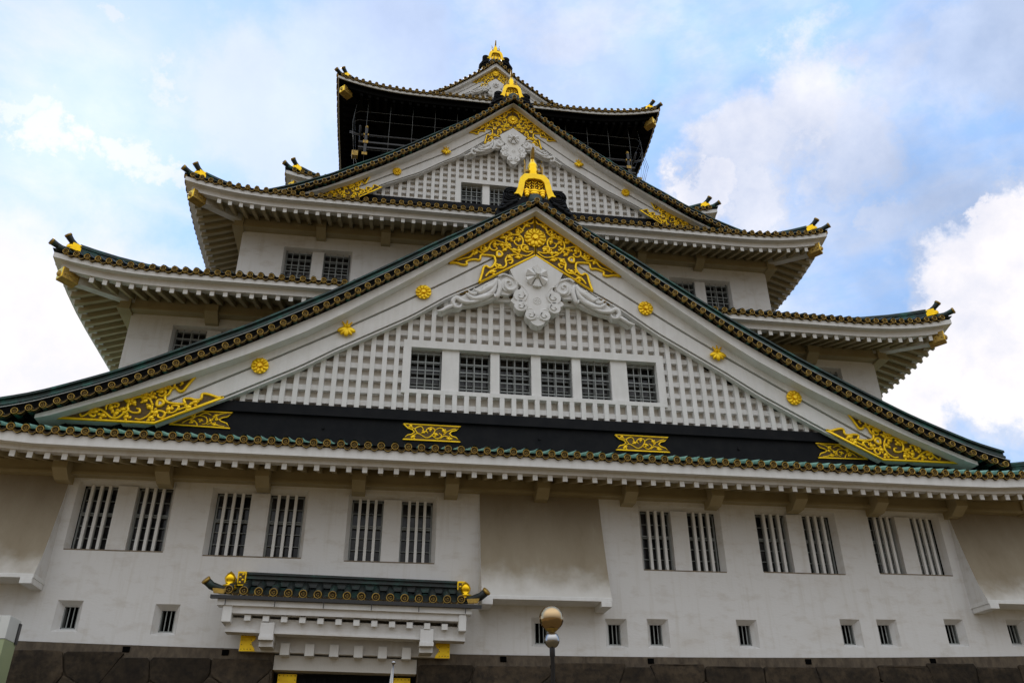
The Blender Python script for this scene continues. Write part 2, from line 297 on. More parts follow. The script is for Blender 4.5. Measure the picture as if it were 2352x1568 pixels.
# stone-dropping bays that lean out of the wall
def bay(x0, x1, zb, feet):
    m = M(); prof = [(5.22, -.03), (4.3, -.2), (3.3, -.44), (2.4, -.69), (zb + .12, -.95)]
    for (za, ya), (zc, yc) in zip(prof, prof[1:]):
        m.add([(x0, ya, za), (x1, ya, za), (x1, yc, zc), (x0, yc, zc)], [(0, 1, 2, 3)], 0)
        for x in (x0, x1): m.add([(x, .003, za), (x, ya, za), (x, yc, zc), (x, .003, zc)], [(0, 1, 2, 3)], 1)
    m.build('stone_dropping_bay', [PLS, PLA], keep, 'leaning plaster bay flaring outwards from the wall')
    m = M(); m.box(x0 - .015, x1 + .015, -.97, .003, zb, zb + .12)
    for f in feet: m.box(f - .17, f + .17, -.99, -.03, zb - .17, zb - .002)
    m.build('bay_sill', WHT, keep, bevel=.01)
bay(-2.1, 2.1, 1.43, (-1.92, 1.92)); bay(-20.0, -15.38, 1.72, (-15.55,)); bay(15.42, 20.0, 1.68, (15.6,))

# ------------------------------------------------------------------ hipped roof skirts
def ring_cap(m, x, y, z, r, dx=0, dy=-1, n=12, full=True):
    """round tile end seen from outside; (dx,dy) points outwards"""
    px, py = -dy, dx
    def P(a, rr, off): return (x + px * rr * math.cos(a) + dx * off, y + py * rr * math.cos(a) + dy * off, z + rr * math.sin(a))
    prof = [(r, -.10), (r * 1.0, .012), (r * .96, .03), (r * .83, .03), (r * .79, -.01)]
    o = [P(2 * PI * k / n, rr, off) for rr, off in prof for k in range(n)]
    m.add(o, [(i * n + k, i * n + (k + 1) % n, (i + 1) * n + (k + 1) % n, (i + 1) * n + k) for i in range(len(prof) - 1) for k in range(n)], 0, True)
    m.add([P(2 * PI * k / n, r * .79, -.01) for k in range(n)], [tuple(range(n))], 1)
    if full:
        for k in range(3):
            a = 2 * PI * k / 3 + .5; pts = [P(a + t * 1.5, r * (.46 - .13 * t), .004) for t in (0, .5, 1)] + [P(a + t * 1.5, r * (.34 - .12 * t), .004) for t in (1, .5, 0)]
            m.add(pts, [tuple(range(6))], 0)
def pan(m, p, q, r, dx=0, dy=-1, sag=.09, th=.075, n=5):
    """curved pan-tile lip hanging between two tile ends"""
    a, b = Vector(p), Vector(q); u = (b - a).normalized(); a = a + u * r * .75; b = b - u * r * .75
    o = []
    for i in range(n + 1):
        t = i / n; c = a.lerp(b, t); s_ = 4 * t * (1 - t) * sag
        o += [(c.x, c.y, c.z - .02 - s_ + .02), (c.x, c.y, c.z - .02 - s_ - th * .82), (c.x + dx * .02, c.y + dy * .02, c.z - .02 - s_ - th * .82), (c.x + dx * .02, c.y + dy * .02, c.z - .02 - s_ - th)]
        o += [(c.x - dx * .15, c.y - dy * .15, c.z - .02 - s_ - th), (c.x - dx * .25, c.y - dy * .25, c.z - .02 - s_ + .03)]
    for i in range(n):
        j = 6 * i
        m.add([o[j], o[j + 1], o[j + 7], o[j + 6]], [(0, 1, 2, 3)], 1); m.add([o[j + 1], o[j + 2], o[j + 3], o[j + 9], o[j + 8], o[j + 7]], [(0, 1, 4, 5), (1, 2, 3, 4)], 0)
        m.add([o[j + 3], o[j + 4], o[j + 10], o[j + 9]], [(0, 1, 2, 3)], 2); m.add([o[j], o[j + 5], o[j + 11], o[j + 6]], [(0, 1, 2, 3)], 2)

def skirt(tier, yf, xh, ze, lift, xwall, ywall, f1, pitch, rp, capr, zin_slope=.5, depth_in=None, lift_w=4.7, black=False, rafter_each=False, sides=True, tile=GTL, rtile=.105, raft_slope=.3, xin=None):
    yb = 2 * C_Y - yf; hy = C_Y - yf
    root = empty('roof', keep, 'tier %s eaves roof' % tier)
    DX = xh - (xin if xin else xwall)
    def lf(u, Lh):                                        # corner lift at distance u from the middle of an eave of half length Lh
        t = max(0, (abs(u) - (Lh - lift_w)) / lift_w); return lift * t ** 2.3
    # (origin, u axis, inward axis, half length, wall distance, inner depth)
    S = [((0, yf), (1, 0), (0, 1), xh, ywall - yf, depth_in or (ywall - yf + 2.4))]
    if sides: S += [((-xh, C_Y), (0, -1), (1, 0), hy, xh - xwall, DX + 2.4), ((xh, C_Y), (0, 1), (-1, 0), hy, xh - xwall, DX + 2.4), ((0, yb), (-1, 0), (0, -1), xh, ywall - yf, ywall - yf + 2.4)]
    for si, (o, ua, da, Lh, Dw, Din) in enumerate(S):
        W = lambda u, d, z, o=o, ua=ua, da=da: (o[0] + ua[0] * u + da[0] * d, o[1] + ua[1] * u + da[1] * d, z)
        other = xh if si in (1, 2) else hy
        def zr(u, d, Lh=Lh): return ze + .05 + zin_slope * d * (.8 + .2 * min(1, d / 4)) + lf(u, Lh) * max(0, 1 - d / 3.2) ** 1.5
        vis = si < 3
        # tiles: caps, rolls, pans
        caps = M(); rolls = M(); n = int((Lh - .18) / pitch); us = [i * pitch for i in range(-n, n + 1)]; prev = None
        for u in us:
            zc = ze + lf(u, Lh) + random.uniform(-.008, .008); p = W(u + random.uniform(-.01, .01), random.uniform(-.01, .01), zc)
            if vis and not (si in (1, 2) and u * (-1 if si == 1 else 1) > hy * .35):
                ring_cap(caps, *p, capr, -da[0], -da[1], full=(si == 0))
                if prev: pan(caps, prev, p, capr, -da[0], -da[1])
                prev = p
            dm = min(Din, Lh - abs(u)); k = 5 if dm > 1.2 else 2
            if dm > .25: rolls.tube([W(u, .02 + (dm - .02) * t / k, zr(u, .02 + (dm - .02) * t / k)) for t in range(k + 1)], rtile, 7, 0, cap=False)
        K = 26
        fr = [i / K * 2 - 1 for i in range(K + 1)]; fr = [math.copysign(1 - (1 - abs(t)) ** 1.25, t) for t in fr]
        for (a, b) in zip(fr, fr[1:]):
            ds = [0, .6, 1.6, min(3, Din * .7), Din]
            for d0, d1 in zip(ds, ds[1:]):
                q = [(a * (Lh - d0), d0), (b * (Lh - d0), d0), (b * (Lh - d1), d1), (a * (Lh - d1), d1)]
                rolls.add([W(u, d, zr(u, d) - .06) for u, d in q], [(0, 1, 2, 3)], 1)
        rolls.build('roof_tiles', [tile, DTL], root)
        if vis: caps.build('tile_end_row', [OGD, TDK, TDK], root)
        if not vis: continue
        # fascias
        def strip(name, d0, d1, z0, z1, mt):
            q = M()
            for (a, b) in zip(fr, fr[1:]):
                P = []
                for zof in (z0, z1):
                    for t, d in ((a, d0), (b, d0), (b, d1), (a, d1)):
                        P.append(W(t * (Lh - d), d, ze + lf(t * (Lh - d), Lh) + zof))
                q.hexa(P)
            q.build(name, mt, root)
        A, B = (NBK, NBK) if black else (WHT, PLA)
        strip('eave_fascia', .07, .13 if black else .42, f1, -.13, WHT)
        if black: strip('black_eave_board', .131, .42, f1 - .03, -.13, NBK)
        strip('lower_fascia', .34, .62, -.58, f1 + .12 if f1 < -.4 else f1 + .05, B)
        # soffit
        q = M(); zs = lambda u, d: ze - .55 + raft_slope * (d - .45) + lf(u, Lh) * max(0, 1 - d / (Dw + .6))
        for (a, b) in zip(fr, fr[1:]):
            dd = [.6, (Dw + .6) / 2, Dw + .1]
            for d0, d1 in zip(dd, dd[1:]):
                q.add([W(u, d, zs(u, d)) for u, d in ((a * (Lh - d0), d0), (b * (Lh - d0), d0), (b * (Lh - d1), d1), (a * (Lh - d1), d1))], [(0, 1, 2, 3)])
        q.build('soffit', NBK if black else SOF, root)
        # rafters
        n = int((Lh - .9) / rp); group = M(); rw = .075; rmt = NBK if black else [WHT, SOF]
        for i in range(-n, n + 1):
            u = (i + (.5 if si == 0 and not rafter_each else 0)) * rp
            dm = min(Dw - .25, Lh - abs(u) - .1)
            if dm < .6: continue
            one = rafter_each and si == 0
            q = M() if one else group; P = []
            for dz in (-.21, .02):
                for uu, d in ((u - rw, .42), (u + rw, .42), (u + rw, dm), (u - rw, dm)): P.append(W(uu, d, zs(uu, d) + dz))
            q.hexa(P, 1)
            P = []
            for dz in (-.214, .0):
                for uu, d in ((u - rw - .004, .405), (u + rw + .004, .405), (u + rw + .004, .44), (u - rw - .004, .44)): P.append(W(uu, d, zs(uu, d) + dz))
            q.hexa(P, 0)
            if one:
                if abs(u) < 18.2: q.build('rafter', [WHT, SOF], root)
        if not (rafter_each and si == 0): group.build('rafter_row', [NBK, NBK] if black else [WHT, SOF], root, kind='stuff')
        # wall beam with brackets
        if not black:
            q = M(); zb_ = ze - .55 + raft_slope * (Dw - .7)
            Lw = Lh - Dw
            q.hexa([W(u, d, z) for z in (zb_ - .55, zb_ + .25) for u, d in ((-Lw - .28, Dw - .35), (Lw + .28, Dw - .35), (Lw + .28, Dw + .05), (-Lw - .28, Dw + .05))])
            q.hexa([W(u, d, z) for z in (zb_ - .63, zb_ - .53) for u, d in ((-Lw - .3, Dw - .42), (Lw + .3, Dw - .42), (Lw + .3, Dw + .05), (-Lw - .3, Dw + .05))])
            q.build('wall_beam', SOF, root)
    # corners: hip beam, gold cap, hip ridge
    for sx in (-1, 1):
        for sy in ((-1, 1) if sides else (-1,)):
            X = lambda d: sx * (xh - d)
            Y = (lambda d: yf + d) if sy < 0 else (lambda d: yb - d)
            dw = ywall - yf
            def bar(name, d0, d1, z0, z1, hw, h0, h1, mt, bev=0, b=None):
                q = b or M(); nx, ny = .7071 * sx * (1), .7071 * (1 if sy < 0 else -1)
                P = []
                for k in (0, 1):
                    for d, z in ((d0, z0), (d1, z1)):
                        for sgn in ((-1, 1) if d == d0 else (1, -1)):
                            P.append((X(d) + sgn * hw * .7071 * sx, Y(d) + sgn * hw * .7071 * (1 if sy < 0 else -1), z + (h0, h1)[k]))
                q.hexa(P)
                if b is None: return q.build(name, mt, root, bevel=bev)
            zc = ze + lift * .78 - .62
            bar('hip_beam', .75, dw + .1, zc - .02, ze - .55 + raft_slope * (dw - .45) - .08, .17, -.3, .12, NBK if black else PLA)
            bar('gold_beam_cap', .36, .80, zc + .02, zc - .03, .215, -.36, .08, OGD, .012)
            bar('gold_beam_face', .345, .365, zc + .025, zc + .025, .20, -.35, .07, GLS, .012)
            if sy < 0:
                q = M()
                for e in (-1, 1):                          # fretwork plate on the two cheeks of the cap
                    for k in range(5):
                        dd = .42 + .08 * k; c = Vector((X(dd) + e * .222 * .7071 * sx, Y(dd) + e * .222 * .7071, zc - .12 + (.07 if k % 2 else -.07)))
                        q.ell(tuple(c), (.035, .035, .05), 0, 6, 4)
                c = Vector((X(.345), Y(.345), zc - .14)); q.ell(tuple(c), (.11, .05, .13), 0, 10, 6)
                q.build('cap_fretwork', OGD, root)
            # ridge on the hip, in layers
            q = M(); P = []
            zt = lambda d: ze + .05 + zin_slope * d * (.8 + .2 * min(1, d / 4)) + lift * max(0, 1 - d / 3.2) ** 1.5
            path = [(X(d), Y(d), zt(d) + .04) for d in (.1, .5, .9, 1.6, 2.6, dw + 1.2)]
            q.tube(path, .12, 8, 0)
            ds = [.62, 1.1, 1.7, 2.5, dw + .3, dw + 1.8]
            for d0, d1 in zip(ds, ds[1:]):
                bar('', d0, d1, zt(d0) + .02, zt(d1) + .02, .12, 0, .26, None, b=q); bar('', d0, d1, zt(d0) + .27, zt(d1) + .27, .16, 0, .05, None, b=q)
            q.tube([(X(d), Y(d), zt(d) + .38) for d in (.66,) + tuple(ds[1:])], .1, 8, 0)
            q.build('hip_ridge', RDG, root)
            # the two upturned horns
            q = M()
            def horn(d0, z0, ln, up):
                pts = []
                for t in (0, .3, .6, .85, 1): pts.append((X(d0 - ln * t), Y(d0 - ln * t), z0 + up * t ** 1.8))
                q.tube(pts, [.11, .11, .11, .12, .125], 8, 1)
                e = Vector(pts[-1]); dirv = (e - Vector(pts[-2])).normalized(); q.tube([e - dirv * .05, e + dirv * .03], [.135, .135], 12, 0); q.tube([e + dirv * .03, e + dirv * .035], [.095, .095], 10, 1)
            horn(.35, zt(.3) + .02, .42, .10); horn(.62, zt(.65) + .32, .34, .30)
            q.build('upturned_tile_end', [OGD, DTL], root)
            if sy < 0:
                q = M(); bar('', .42, .66, zt(.55) + .02, zt(.6) + .02, .14, .04, .36, None, b=q); bar('', .37, .5, zt(.5), zt(.5), .19, .04, .12, None, b=q)
                c = (X(.41), Y(.41), zt(.5) + .22); q.ell(c, (.15, .08, .15), 0, 10, 6)
                q.build('ridge_end_ornament', GLS, root, bevel=.02)
    return root

def brackets(root, xs, y0, y1, z0, z1, w=.25, ch=.32):
    for x in xs:
        m = M(); m.add([(x + s_ * w, y, z) for s_ in (-1, 1) for y, z in ((y0, z1), (y0, z0), (y1 + .42, z0), (y1, z0 + ch), (y1, z1))],
              [(0, 1, 2, 3, 4), (9, 8, 7, 6, 5)] + [(i, (i + 1) % 5, 5 + (i + 1) % 5, 5 + i) for i in range(5)])
        m.build('bracket', SOF, root)

r1 = skirt('one', -2.4, 20.7, 5.80, .75, 18.4, .05, -.44, .425, .5, .118, lift_w=6, rafter_each=True, rtile=.118, depth_in=5.0, zin_slope=.37)
brackets(r1, [-15.5 + 3.1 * i for i in range(11)], .02, -.88, 4.9, 5.5, .22, .26)
r2 = skirt('two', -.25, 17.95, 13.2, .56, 15.58, 2.37, -.33, .388, .478, .108, tile=DTL, raft_slope=.34)
brackets(r2, [-12.5, -9.3, 9.3, 12.5], 2.4, 1.75, 12.35, 13.0, .25)
r3 = skirt('three', 2.25, 14.8, 19.15, .60, 12.5, 4.71, -.33, .39, .465, .108, tile=DTL, depth_in=6.5, raft_slope=.38)
brackets(r3, [-9.0, -6.08, -3.1, 3.1, 6.08, 9.0], 4.74, 4.05, 18.42, 19.1, .21)
r4 = skirt('four', 6.3, 11.4, 23.35, .55, 9.1, 8.7, -.33, .39, .47, .108, tile=DTL)
r5 = skirt('five', 8.5, 9.72, 32.22, .80, 6.9, 11.3, -.29, .39, .47, .105, black=True, tile=DTL, depth_in=3.0, lift_w=5.2, xin=7.0, raft_slope=.12)

# upper tiers' walls
def tier(xw, yw, z0, z1, holes, label, mt=PLA):
    m = M(); wall(m, -xw, xw, z0, z1, yw, holes); yb = 2 * C_Y - yw
    for q in ([(-xw, yw), (-xw, yb)], [(xw, yw), (xw, yb)], [(-xw, yb), (xw, yb)]):
        m.add([(q[0][0], q[0][1], z0), (q[1][0], q[1][1], z0), (q[1][0], q[1][1], z1), (q[0][0], q[0][1], z1)], [(0, 1, 2, 3)])
    if holes: m.add([(-xw, yw + .8, z0), (xw, yw + .8, z0), (xw, yw + .8, z1), (-xw, yw + .8, z1)], [(0, 1, 2, 3)], 1)
    m.build('wall', [mt, DRK], keep, label)
def grid_window(parent, x0, x1, z0, z1, y, nx=3, nz=5, back=.16):
    r = empty('window', parent)
    g = M(); g.box(x0, x1, y + back + .13, y + back + .15, z0, z1); g.build('pane', GLA, r)
    f = M(); t = .03; W, Hh = x1 - x0, z1 - z0
    f.box(x0, x0 + .05, y + .02, y + back + .1, z0, z1); f.box(x1 - .05, x1, y + .02, y + back + .1, z0, z1); f.box(x0, x1, y + back, y + back + .1, z1 - .06, z1); f.box(x0, x1, y + back, y + back + .1, z0, z0 + .06)
    xm = (x0 + x1) / 2; f.box(xm - .035, xm + .035, y + back - .02, y + back + .1, z0, z1)
    for k in range(1, 4): f.box(x0, x1, y + back + .01, y + back + .09, z0 + Hh * (k / 4 + .02) - .03, z0 + Hh * (k / 4 + .02) + .03)
    f.build('inner_frame', FRD, r)
    b = M(); q = .014
    for k in range(nx): x = x0 + W * (k + 1) / (nx + 1); b.box(x - q, x + q, y, y + .03, z0, z1)
    for k in range(nz):
        z = z0 + Hh * (k + .6) / nz
        b.box(x0, x1, y - .012, y - .001, z - .018, z - .004); b.box(x0, x1, y + .031, y + .05, z + .02, z + .045)
    b.build('grille', FRM, r)
    s_ = M(); s_.box(x0 - .05, x1 + .02, y - .05, y + .1, z0 - .05, z0 - .004); s_.build('sill', FRD, r)
    return r
def pairs(cs, ww, gap, z0, z1, y, dp=.3):
    hs, ws = [], []
    for c in cs:
        a, b = c - gap / 2 - ww, c + gap / 2 + ww
        hs.append((a - .12, b + .12, z0 - .03, z1 + .12, a, b, z0, z1, dp)); ws += [(a, a + ww), (b - ww, b)]
        ws[-1] = (b - ww, b)
    return hs, ws
hs, ws = pairs((-12.4, 12.4), 1.17, .52, 10.7, 12.18, 2.37); tier(15.58, 2.37, 6.0, 13.6, hs, 'second storey white wall behind the great gable')
for c in (-12.4, 12.4): M_ = M(); M_.box(c - .26, c + .26, 2.45, 2.9, 10.7, 12.18); M_.build('window_pillar', PLA, keep)
for a, b in ws: grid_window(keep, a, b, 10.7, 12.18, 2.5, back=.22)
hs, ws = pairs((-9.06, 9.06), 1.15, .52, 16.25, 17.87, 4.71); tier(12.5, 4.71, 13.0, 19.6, hs, 'third storey white wall with small grilled windows')
for c in (-9.06, 9.06): M_ = M(); M_.box(c - .26, c + .26, 4.79, 5.2, 16.25, 17.87); M_.build('window_pillar', PLA, keep)
for a, b in ws: grid_window(keep, a, b, 16.25, 17.87, 4.84, back=.22)
tier(9.1, 8.7, 19.0, 24.0, [], 'fourth storey wall hidden behind the middle gable')
tier(6.9, 11.3, 23.0, 32.6, [], 'black walls of the top storey', NBK)

# ------------------------------------------------------------------ gold work shared by the gables
def strokes(m, S, y, r, sx=1, tx=lambda p: p, flat=.6, mi=0):
    for s_ in S:
        p = smooth([tx(q) for q in s_], 5); n = len(p) - 1
        m.tube([(sx * a, y, b) for a, b in p], [r * (1 - .35 * abs(2 * i / n - 1)) for i in range(n + 1)], 5, mi, flat=flat)
def leaves(m, Ls, y, r, sx=1, tx=lambda p: p, mi=0):
    for i, p in enumerate(Ls):
        a, b = tx(p); g = i * 2.4
        for k, (dx, dz, q) in enumerate(((0, 0, 1), (.9, .5, .62), (-.3, 1.0, .62), (-.8, -.3, .5))):
            ca, sa = math.cos(g), math.sin(g); m.ell((sx * a + (dx * ca - dz * sa) * r, y, b + (dx * sa + dz * ca) * r), (r * q, r * .35, r * q * .8), mi, 7, 4, g)
def outline(m, poly, y, r, sx=1, closed=True, mi=0, flat=.7):
    p = poly + [poly[0]] if closed else poly
    m.tube([(sx * a, y, b) for a, b in p], r, 6, mi, flat=flat, cap=not closed)
CH = [(0, 16.92), (3.49, 14.28), (3.19, 14.33), (2.94, 14.26), (2.75, 14.29), (2.77, 14.44), (2.47, 14.56), (2.25, 14.55), (2.21, 14.78), (2.04, 14.81), (1.8, 14.8), (1.67, 14.77), (1.63, 14.64), (1.63, 14.49), (1.75, 14.26), (1.88, 14.21), (1.97, 14.29), (2.08, 14.23), (2.12, 14.04), (2.15, 13.89), (2.21, 13.66), (2.27, 13.47), (0, 14.99)]
CHS = [[(0.08, 15.13), (0.35, 14.92), (0.67, 14.96), (0.99, 15.16), (1.18, 15.41), (1.18, 15.72), (0.99, 15.86), (0.79, 15.9), (0.6, 15.86), (0.5, 15.67), (0.54, 15.43), (0.7, 15.38), (0.83, 15.48), (0.86, 15.6), (0.76, 15.65)], [(0.79, 15.9), (0.56, 16.06), (0.48, 16.26), (0.33, 16.5), (0.13, 16.54), (0.03, 16.71)], [(1.18, 15.41), (1.44, 15.5), (1.66, 15.54), (1.85, 15.34), (1.85, 15.15), (1.69, 15.05), (1.56, 15.14), (1.6, 15.22)], [(1.85, 15.19), (2.01, 15.02), (2.17, 15.01), (2.21, 15.14), (2.14, 15.18)], [(1.88, 15.11), (2.13, 14.9), (2.32, 14.95), (2.48, 14.9), (2.57, 14.74), (2.69, 14.62), (2.88, 14.56), (3.13, 14.44)], [(0.67, 14.92), (1.06, 14.89), (1.22, 14.68), (1.19, 14.42), (1.31, 14.26), (1.5, 14.24), (1.63, 14.34), (1.56, 14.44)], [(1.22, 14.57), (1.03, 14.66), (0.93, 14.63), (1.0, 14.49), (1.09, 14.52)], [(1.5, 14.24), (1.75, 14.11), (1.94, 13.91), (2.0, 13.79)], [(0.09, 15.17), (0.35, 15.11), (0.54, 15.2), (0.57, 15.39), (0.44, 15.44), (0.31, 15.34), (0.38, 15.22)], [(0.46, 16.11), (0.66, 16.28), (0.71, 16.16), (0.59, 16.09)]]
CHL = [(1.31, 15.73), (1.02, 15.95), (0.73, 16.04), (0.66, 15.69), (1.02, 15.7), (1.37, 15.35), (1.07, 15.38), (1.66, 15.36), (1.25, 15.13), (0.86, 15.17), (1.06, 14.79), (0.67, 15.15), (0.41, 15.31), (0.71, 14.81), (1.45, 14.34), (2.04, 15.13), (2.42, 14.87), (1.72, 14.04), (0.36, 16.43)]
FT = [(16.15, 7.0), (11.99, 9.0), (12.06, 8.78), (12.19, 8.55), (12.29, 8.35), (12.38, 8.2), (12.52, 8.22), (12.62, 8.33), (12.75, 8.26), (12.81, 8.06), (12.9, 7.99), (12.88, 7.84), (12.76, 7.75), (12.57, 7.73), (12.35, 7.72), (12.22, 7.75), (12.29, 7.91), (12.08, 7.94), (11.91, 7.9), (11.73, 7.94), (11.72, 8.13), (11.54, 8.14), (11.33, 8.08), (11.19, 8.04), (10.99, 8.07), (13.07, 6.98)]
FTS = [[(15.46, 7.19), (15.38, 7.09), (15.22, 7.21), (15.1, 7.37), (14.89, 7.38), (14.68, 7.27), (14.46, 7.1), (14.25, 7.11), (14.1, 7.27), (13.99, 7.4), (14.03, 7.58), (13.94, 7.81), (13.69, 7.91), (13.47, 7.9), (13.35, 7.81), (13.26, 7.63), (13.24, 7.41), (13.34, 7.22), (13.53, 7.09), (13.72, 7.11)], [(14.68, 7.36), (14.69, 7.54), (14.52, 7.63), (14.33, 7.6), (14.35, 7.47)], [(13.99, 7.4), (13.82, 7.32), (13.63, 7.33), (13.63, 7.45), (13.74, 7.48)], [(13.35, 7.81), (13.37, 8.09), (13.26, 8.22), (13.04, 8.24), (12.91, 8.12), (13.0, 7.97), (13.14, 8.03)], [(12.99, 8.24), (12.7, 8.32), (12.68, 8.48), (12.55, 8.56), (12.43, 8.5), (12.5, 8.4)], [(12.58, 8.57), (12.42, 8.61), (12.27, 8.7)], [(13.34, 7.22), (13.18, 7.39), (12.95, 7.43), (12.8, 7.35), (12.85, 7.19), (12.99, 7.21), (13.01, 7.31)], [(12.8, 7.38), (12.56, 7.39), (12.42, 7.52), (12.42, 7.65), (12.61, 7.64), (12.62, 7.53)], [(12.42, 7.49), (12.14, 7.63), (11.95, 7.77), (11.79, 7.84)], [(15.12, 7.33), (15.17, 7.21), (15.02, 7.1), (14.96, 7.19)]]
FTL = [(15.01, 7.29), (14.74, 7.17), (14.54, 7.46), (14.34, 7.26), (14.16, 7.42), (14.06, 7.74), (13.86, 7.69), (14.0, 7.16), (13.53, 7.77), (13.55, 8.02), (13.35, 7.56), (13.1, 7.36), (13.22, 7.17), (13.08, 8.14), (12.88, 8.38), (12.72, 7.51), (12.08, 7.61), (11.9, 7.82), (13.32, 7.94)]
GB = [(0, 14.88), (1.06, 14.14), (0.86, 13.68), (0.69, 13.51), (0.61, 13.36), (0.76, 13.14), (0.83, 12.96), (1.02, 12.78), (1.04, 12.69), (0.87, 12.56), (0.8, 12.43), (0.72, 12.29), (0.54, 12.27), (0.44, 12.33), (0.47, 12.15), (0.42, 12.0), (0.31, 11.92), (0.22, 11.77), (0.12, 11.71), (0, 11.67)]
GS = [[(0.8, 13.5), (0.61, 13.45), (0.46, 13.28), (0.37, 13.11), (0.4, 12.94), (0.56, 12.91), (0.62, 12.99), (0.57, 13.03)], [(0.38, 12.46), (0.41, 12.6), (0.53, 12.68), (0.62, 12.6), (0.59, 12.51), (0.53, 12.54)], [(0.46, 12.33), (0.29, 12.43), (0.14, 12.34), (0.15, 12.21), (0.26, 12.22), (0.27, 12.28)], [(0.31, 11.96), (0.11, 11.96), (0.0, 12.07)]]
SCR = [[(1.51, 13.81), (1.33, 13.93), (1.11, 13.88), (0.86, 13.72), (0.78, 13.47), (0.9, 13.28), (1.08, 13.22), (1.22, 13.36), (1.22, 13.58), (1.08, 13.64), (1.02, 13.54), (1.08, 13.46)]]
LFS = [(1.63, 13.25, 1.45, .30, .11), (1.85, 13.32, .95, .30, .12), (2.1, 13.12, .75, .32, .11), (2.2, 12.98, .35, .36, .10), (2.45, 13.0, .5, .28, .10), (2.62, 12.86, .55, .24, .12), (2.3, 12.78, .2, .42, .1), (2.75, 12.72, .6, .22, .11), (2.95, 12.62, .7, .22, .13), (3.2, 12.60, .3, .22, .07), (3.4, 12.5, .6, .1, .09)]

def flower(m, x, y, z, r, n=12):
    m.cyl(x, z, y - .02 - r * .06, y + .03, r * .93, 24, 0)
    for k in range(n):
        a = 2 * PI * k / n + .13; m.ell((x + .62 * r * math.cos(a), y - .03 - r * .06, z + .62 * r * math.sin(a)), (r * .37, r * .12, r * .2), 0, 8, 5, a)
    m.cyl(x, z, y - .05 - r * .2, y, r * .22, 12, 0)
def paulownia(m, x, y, z, r):
    m.cyl(x, z - .1 * r, y - .02, y + .03, r * .55, 12, 0)
    for a, l, w_ in ((-2.75, .62, .33), (-.39, .62, .33), (-1.57, .6, .33), (-2.2, .6, .22), (-.94, .6, .22)):
        m.ell((x + .5 * r * math.cos(a), y - .05, z - .05 * r + .5 * r * math.sin(a)), (r * l, .05, r * w_), 0, 10, 5, a)
    for a, l in ((1.57, .62), (2.2, .6), (.94, .6)):
        for k in range(4):
            d = r * (.25 + k * .2) * l / .6; m.ell((x + d * math.cos(a), y - .05, z + d * math.sin(a)), (r * (.2 - .03 * k), .04, r * (.17 - .03 * k)), 0, 7, 4)
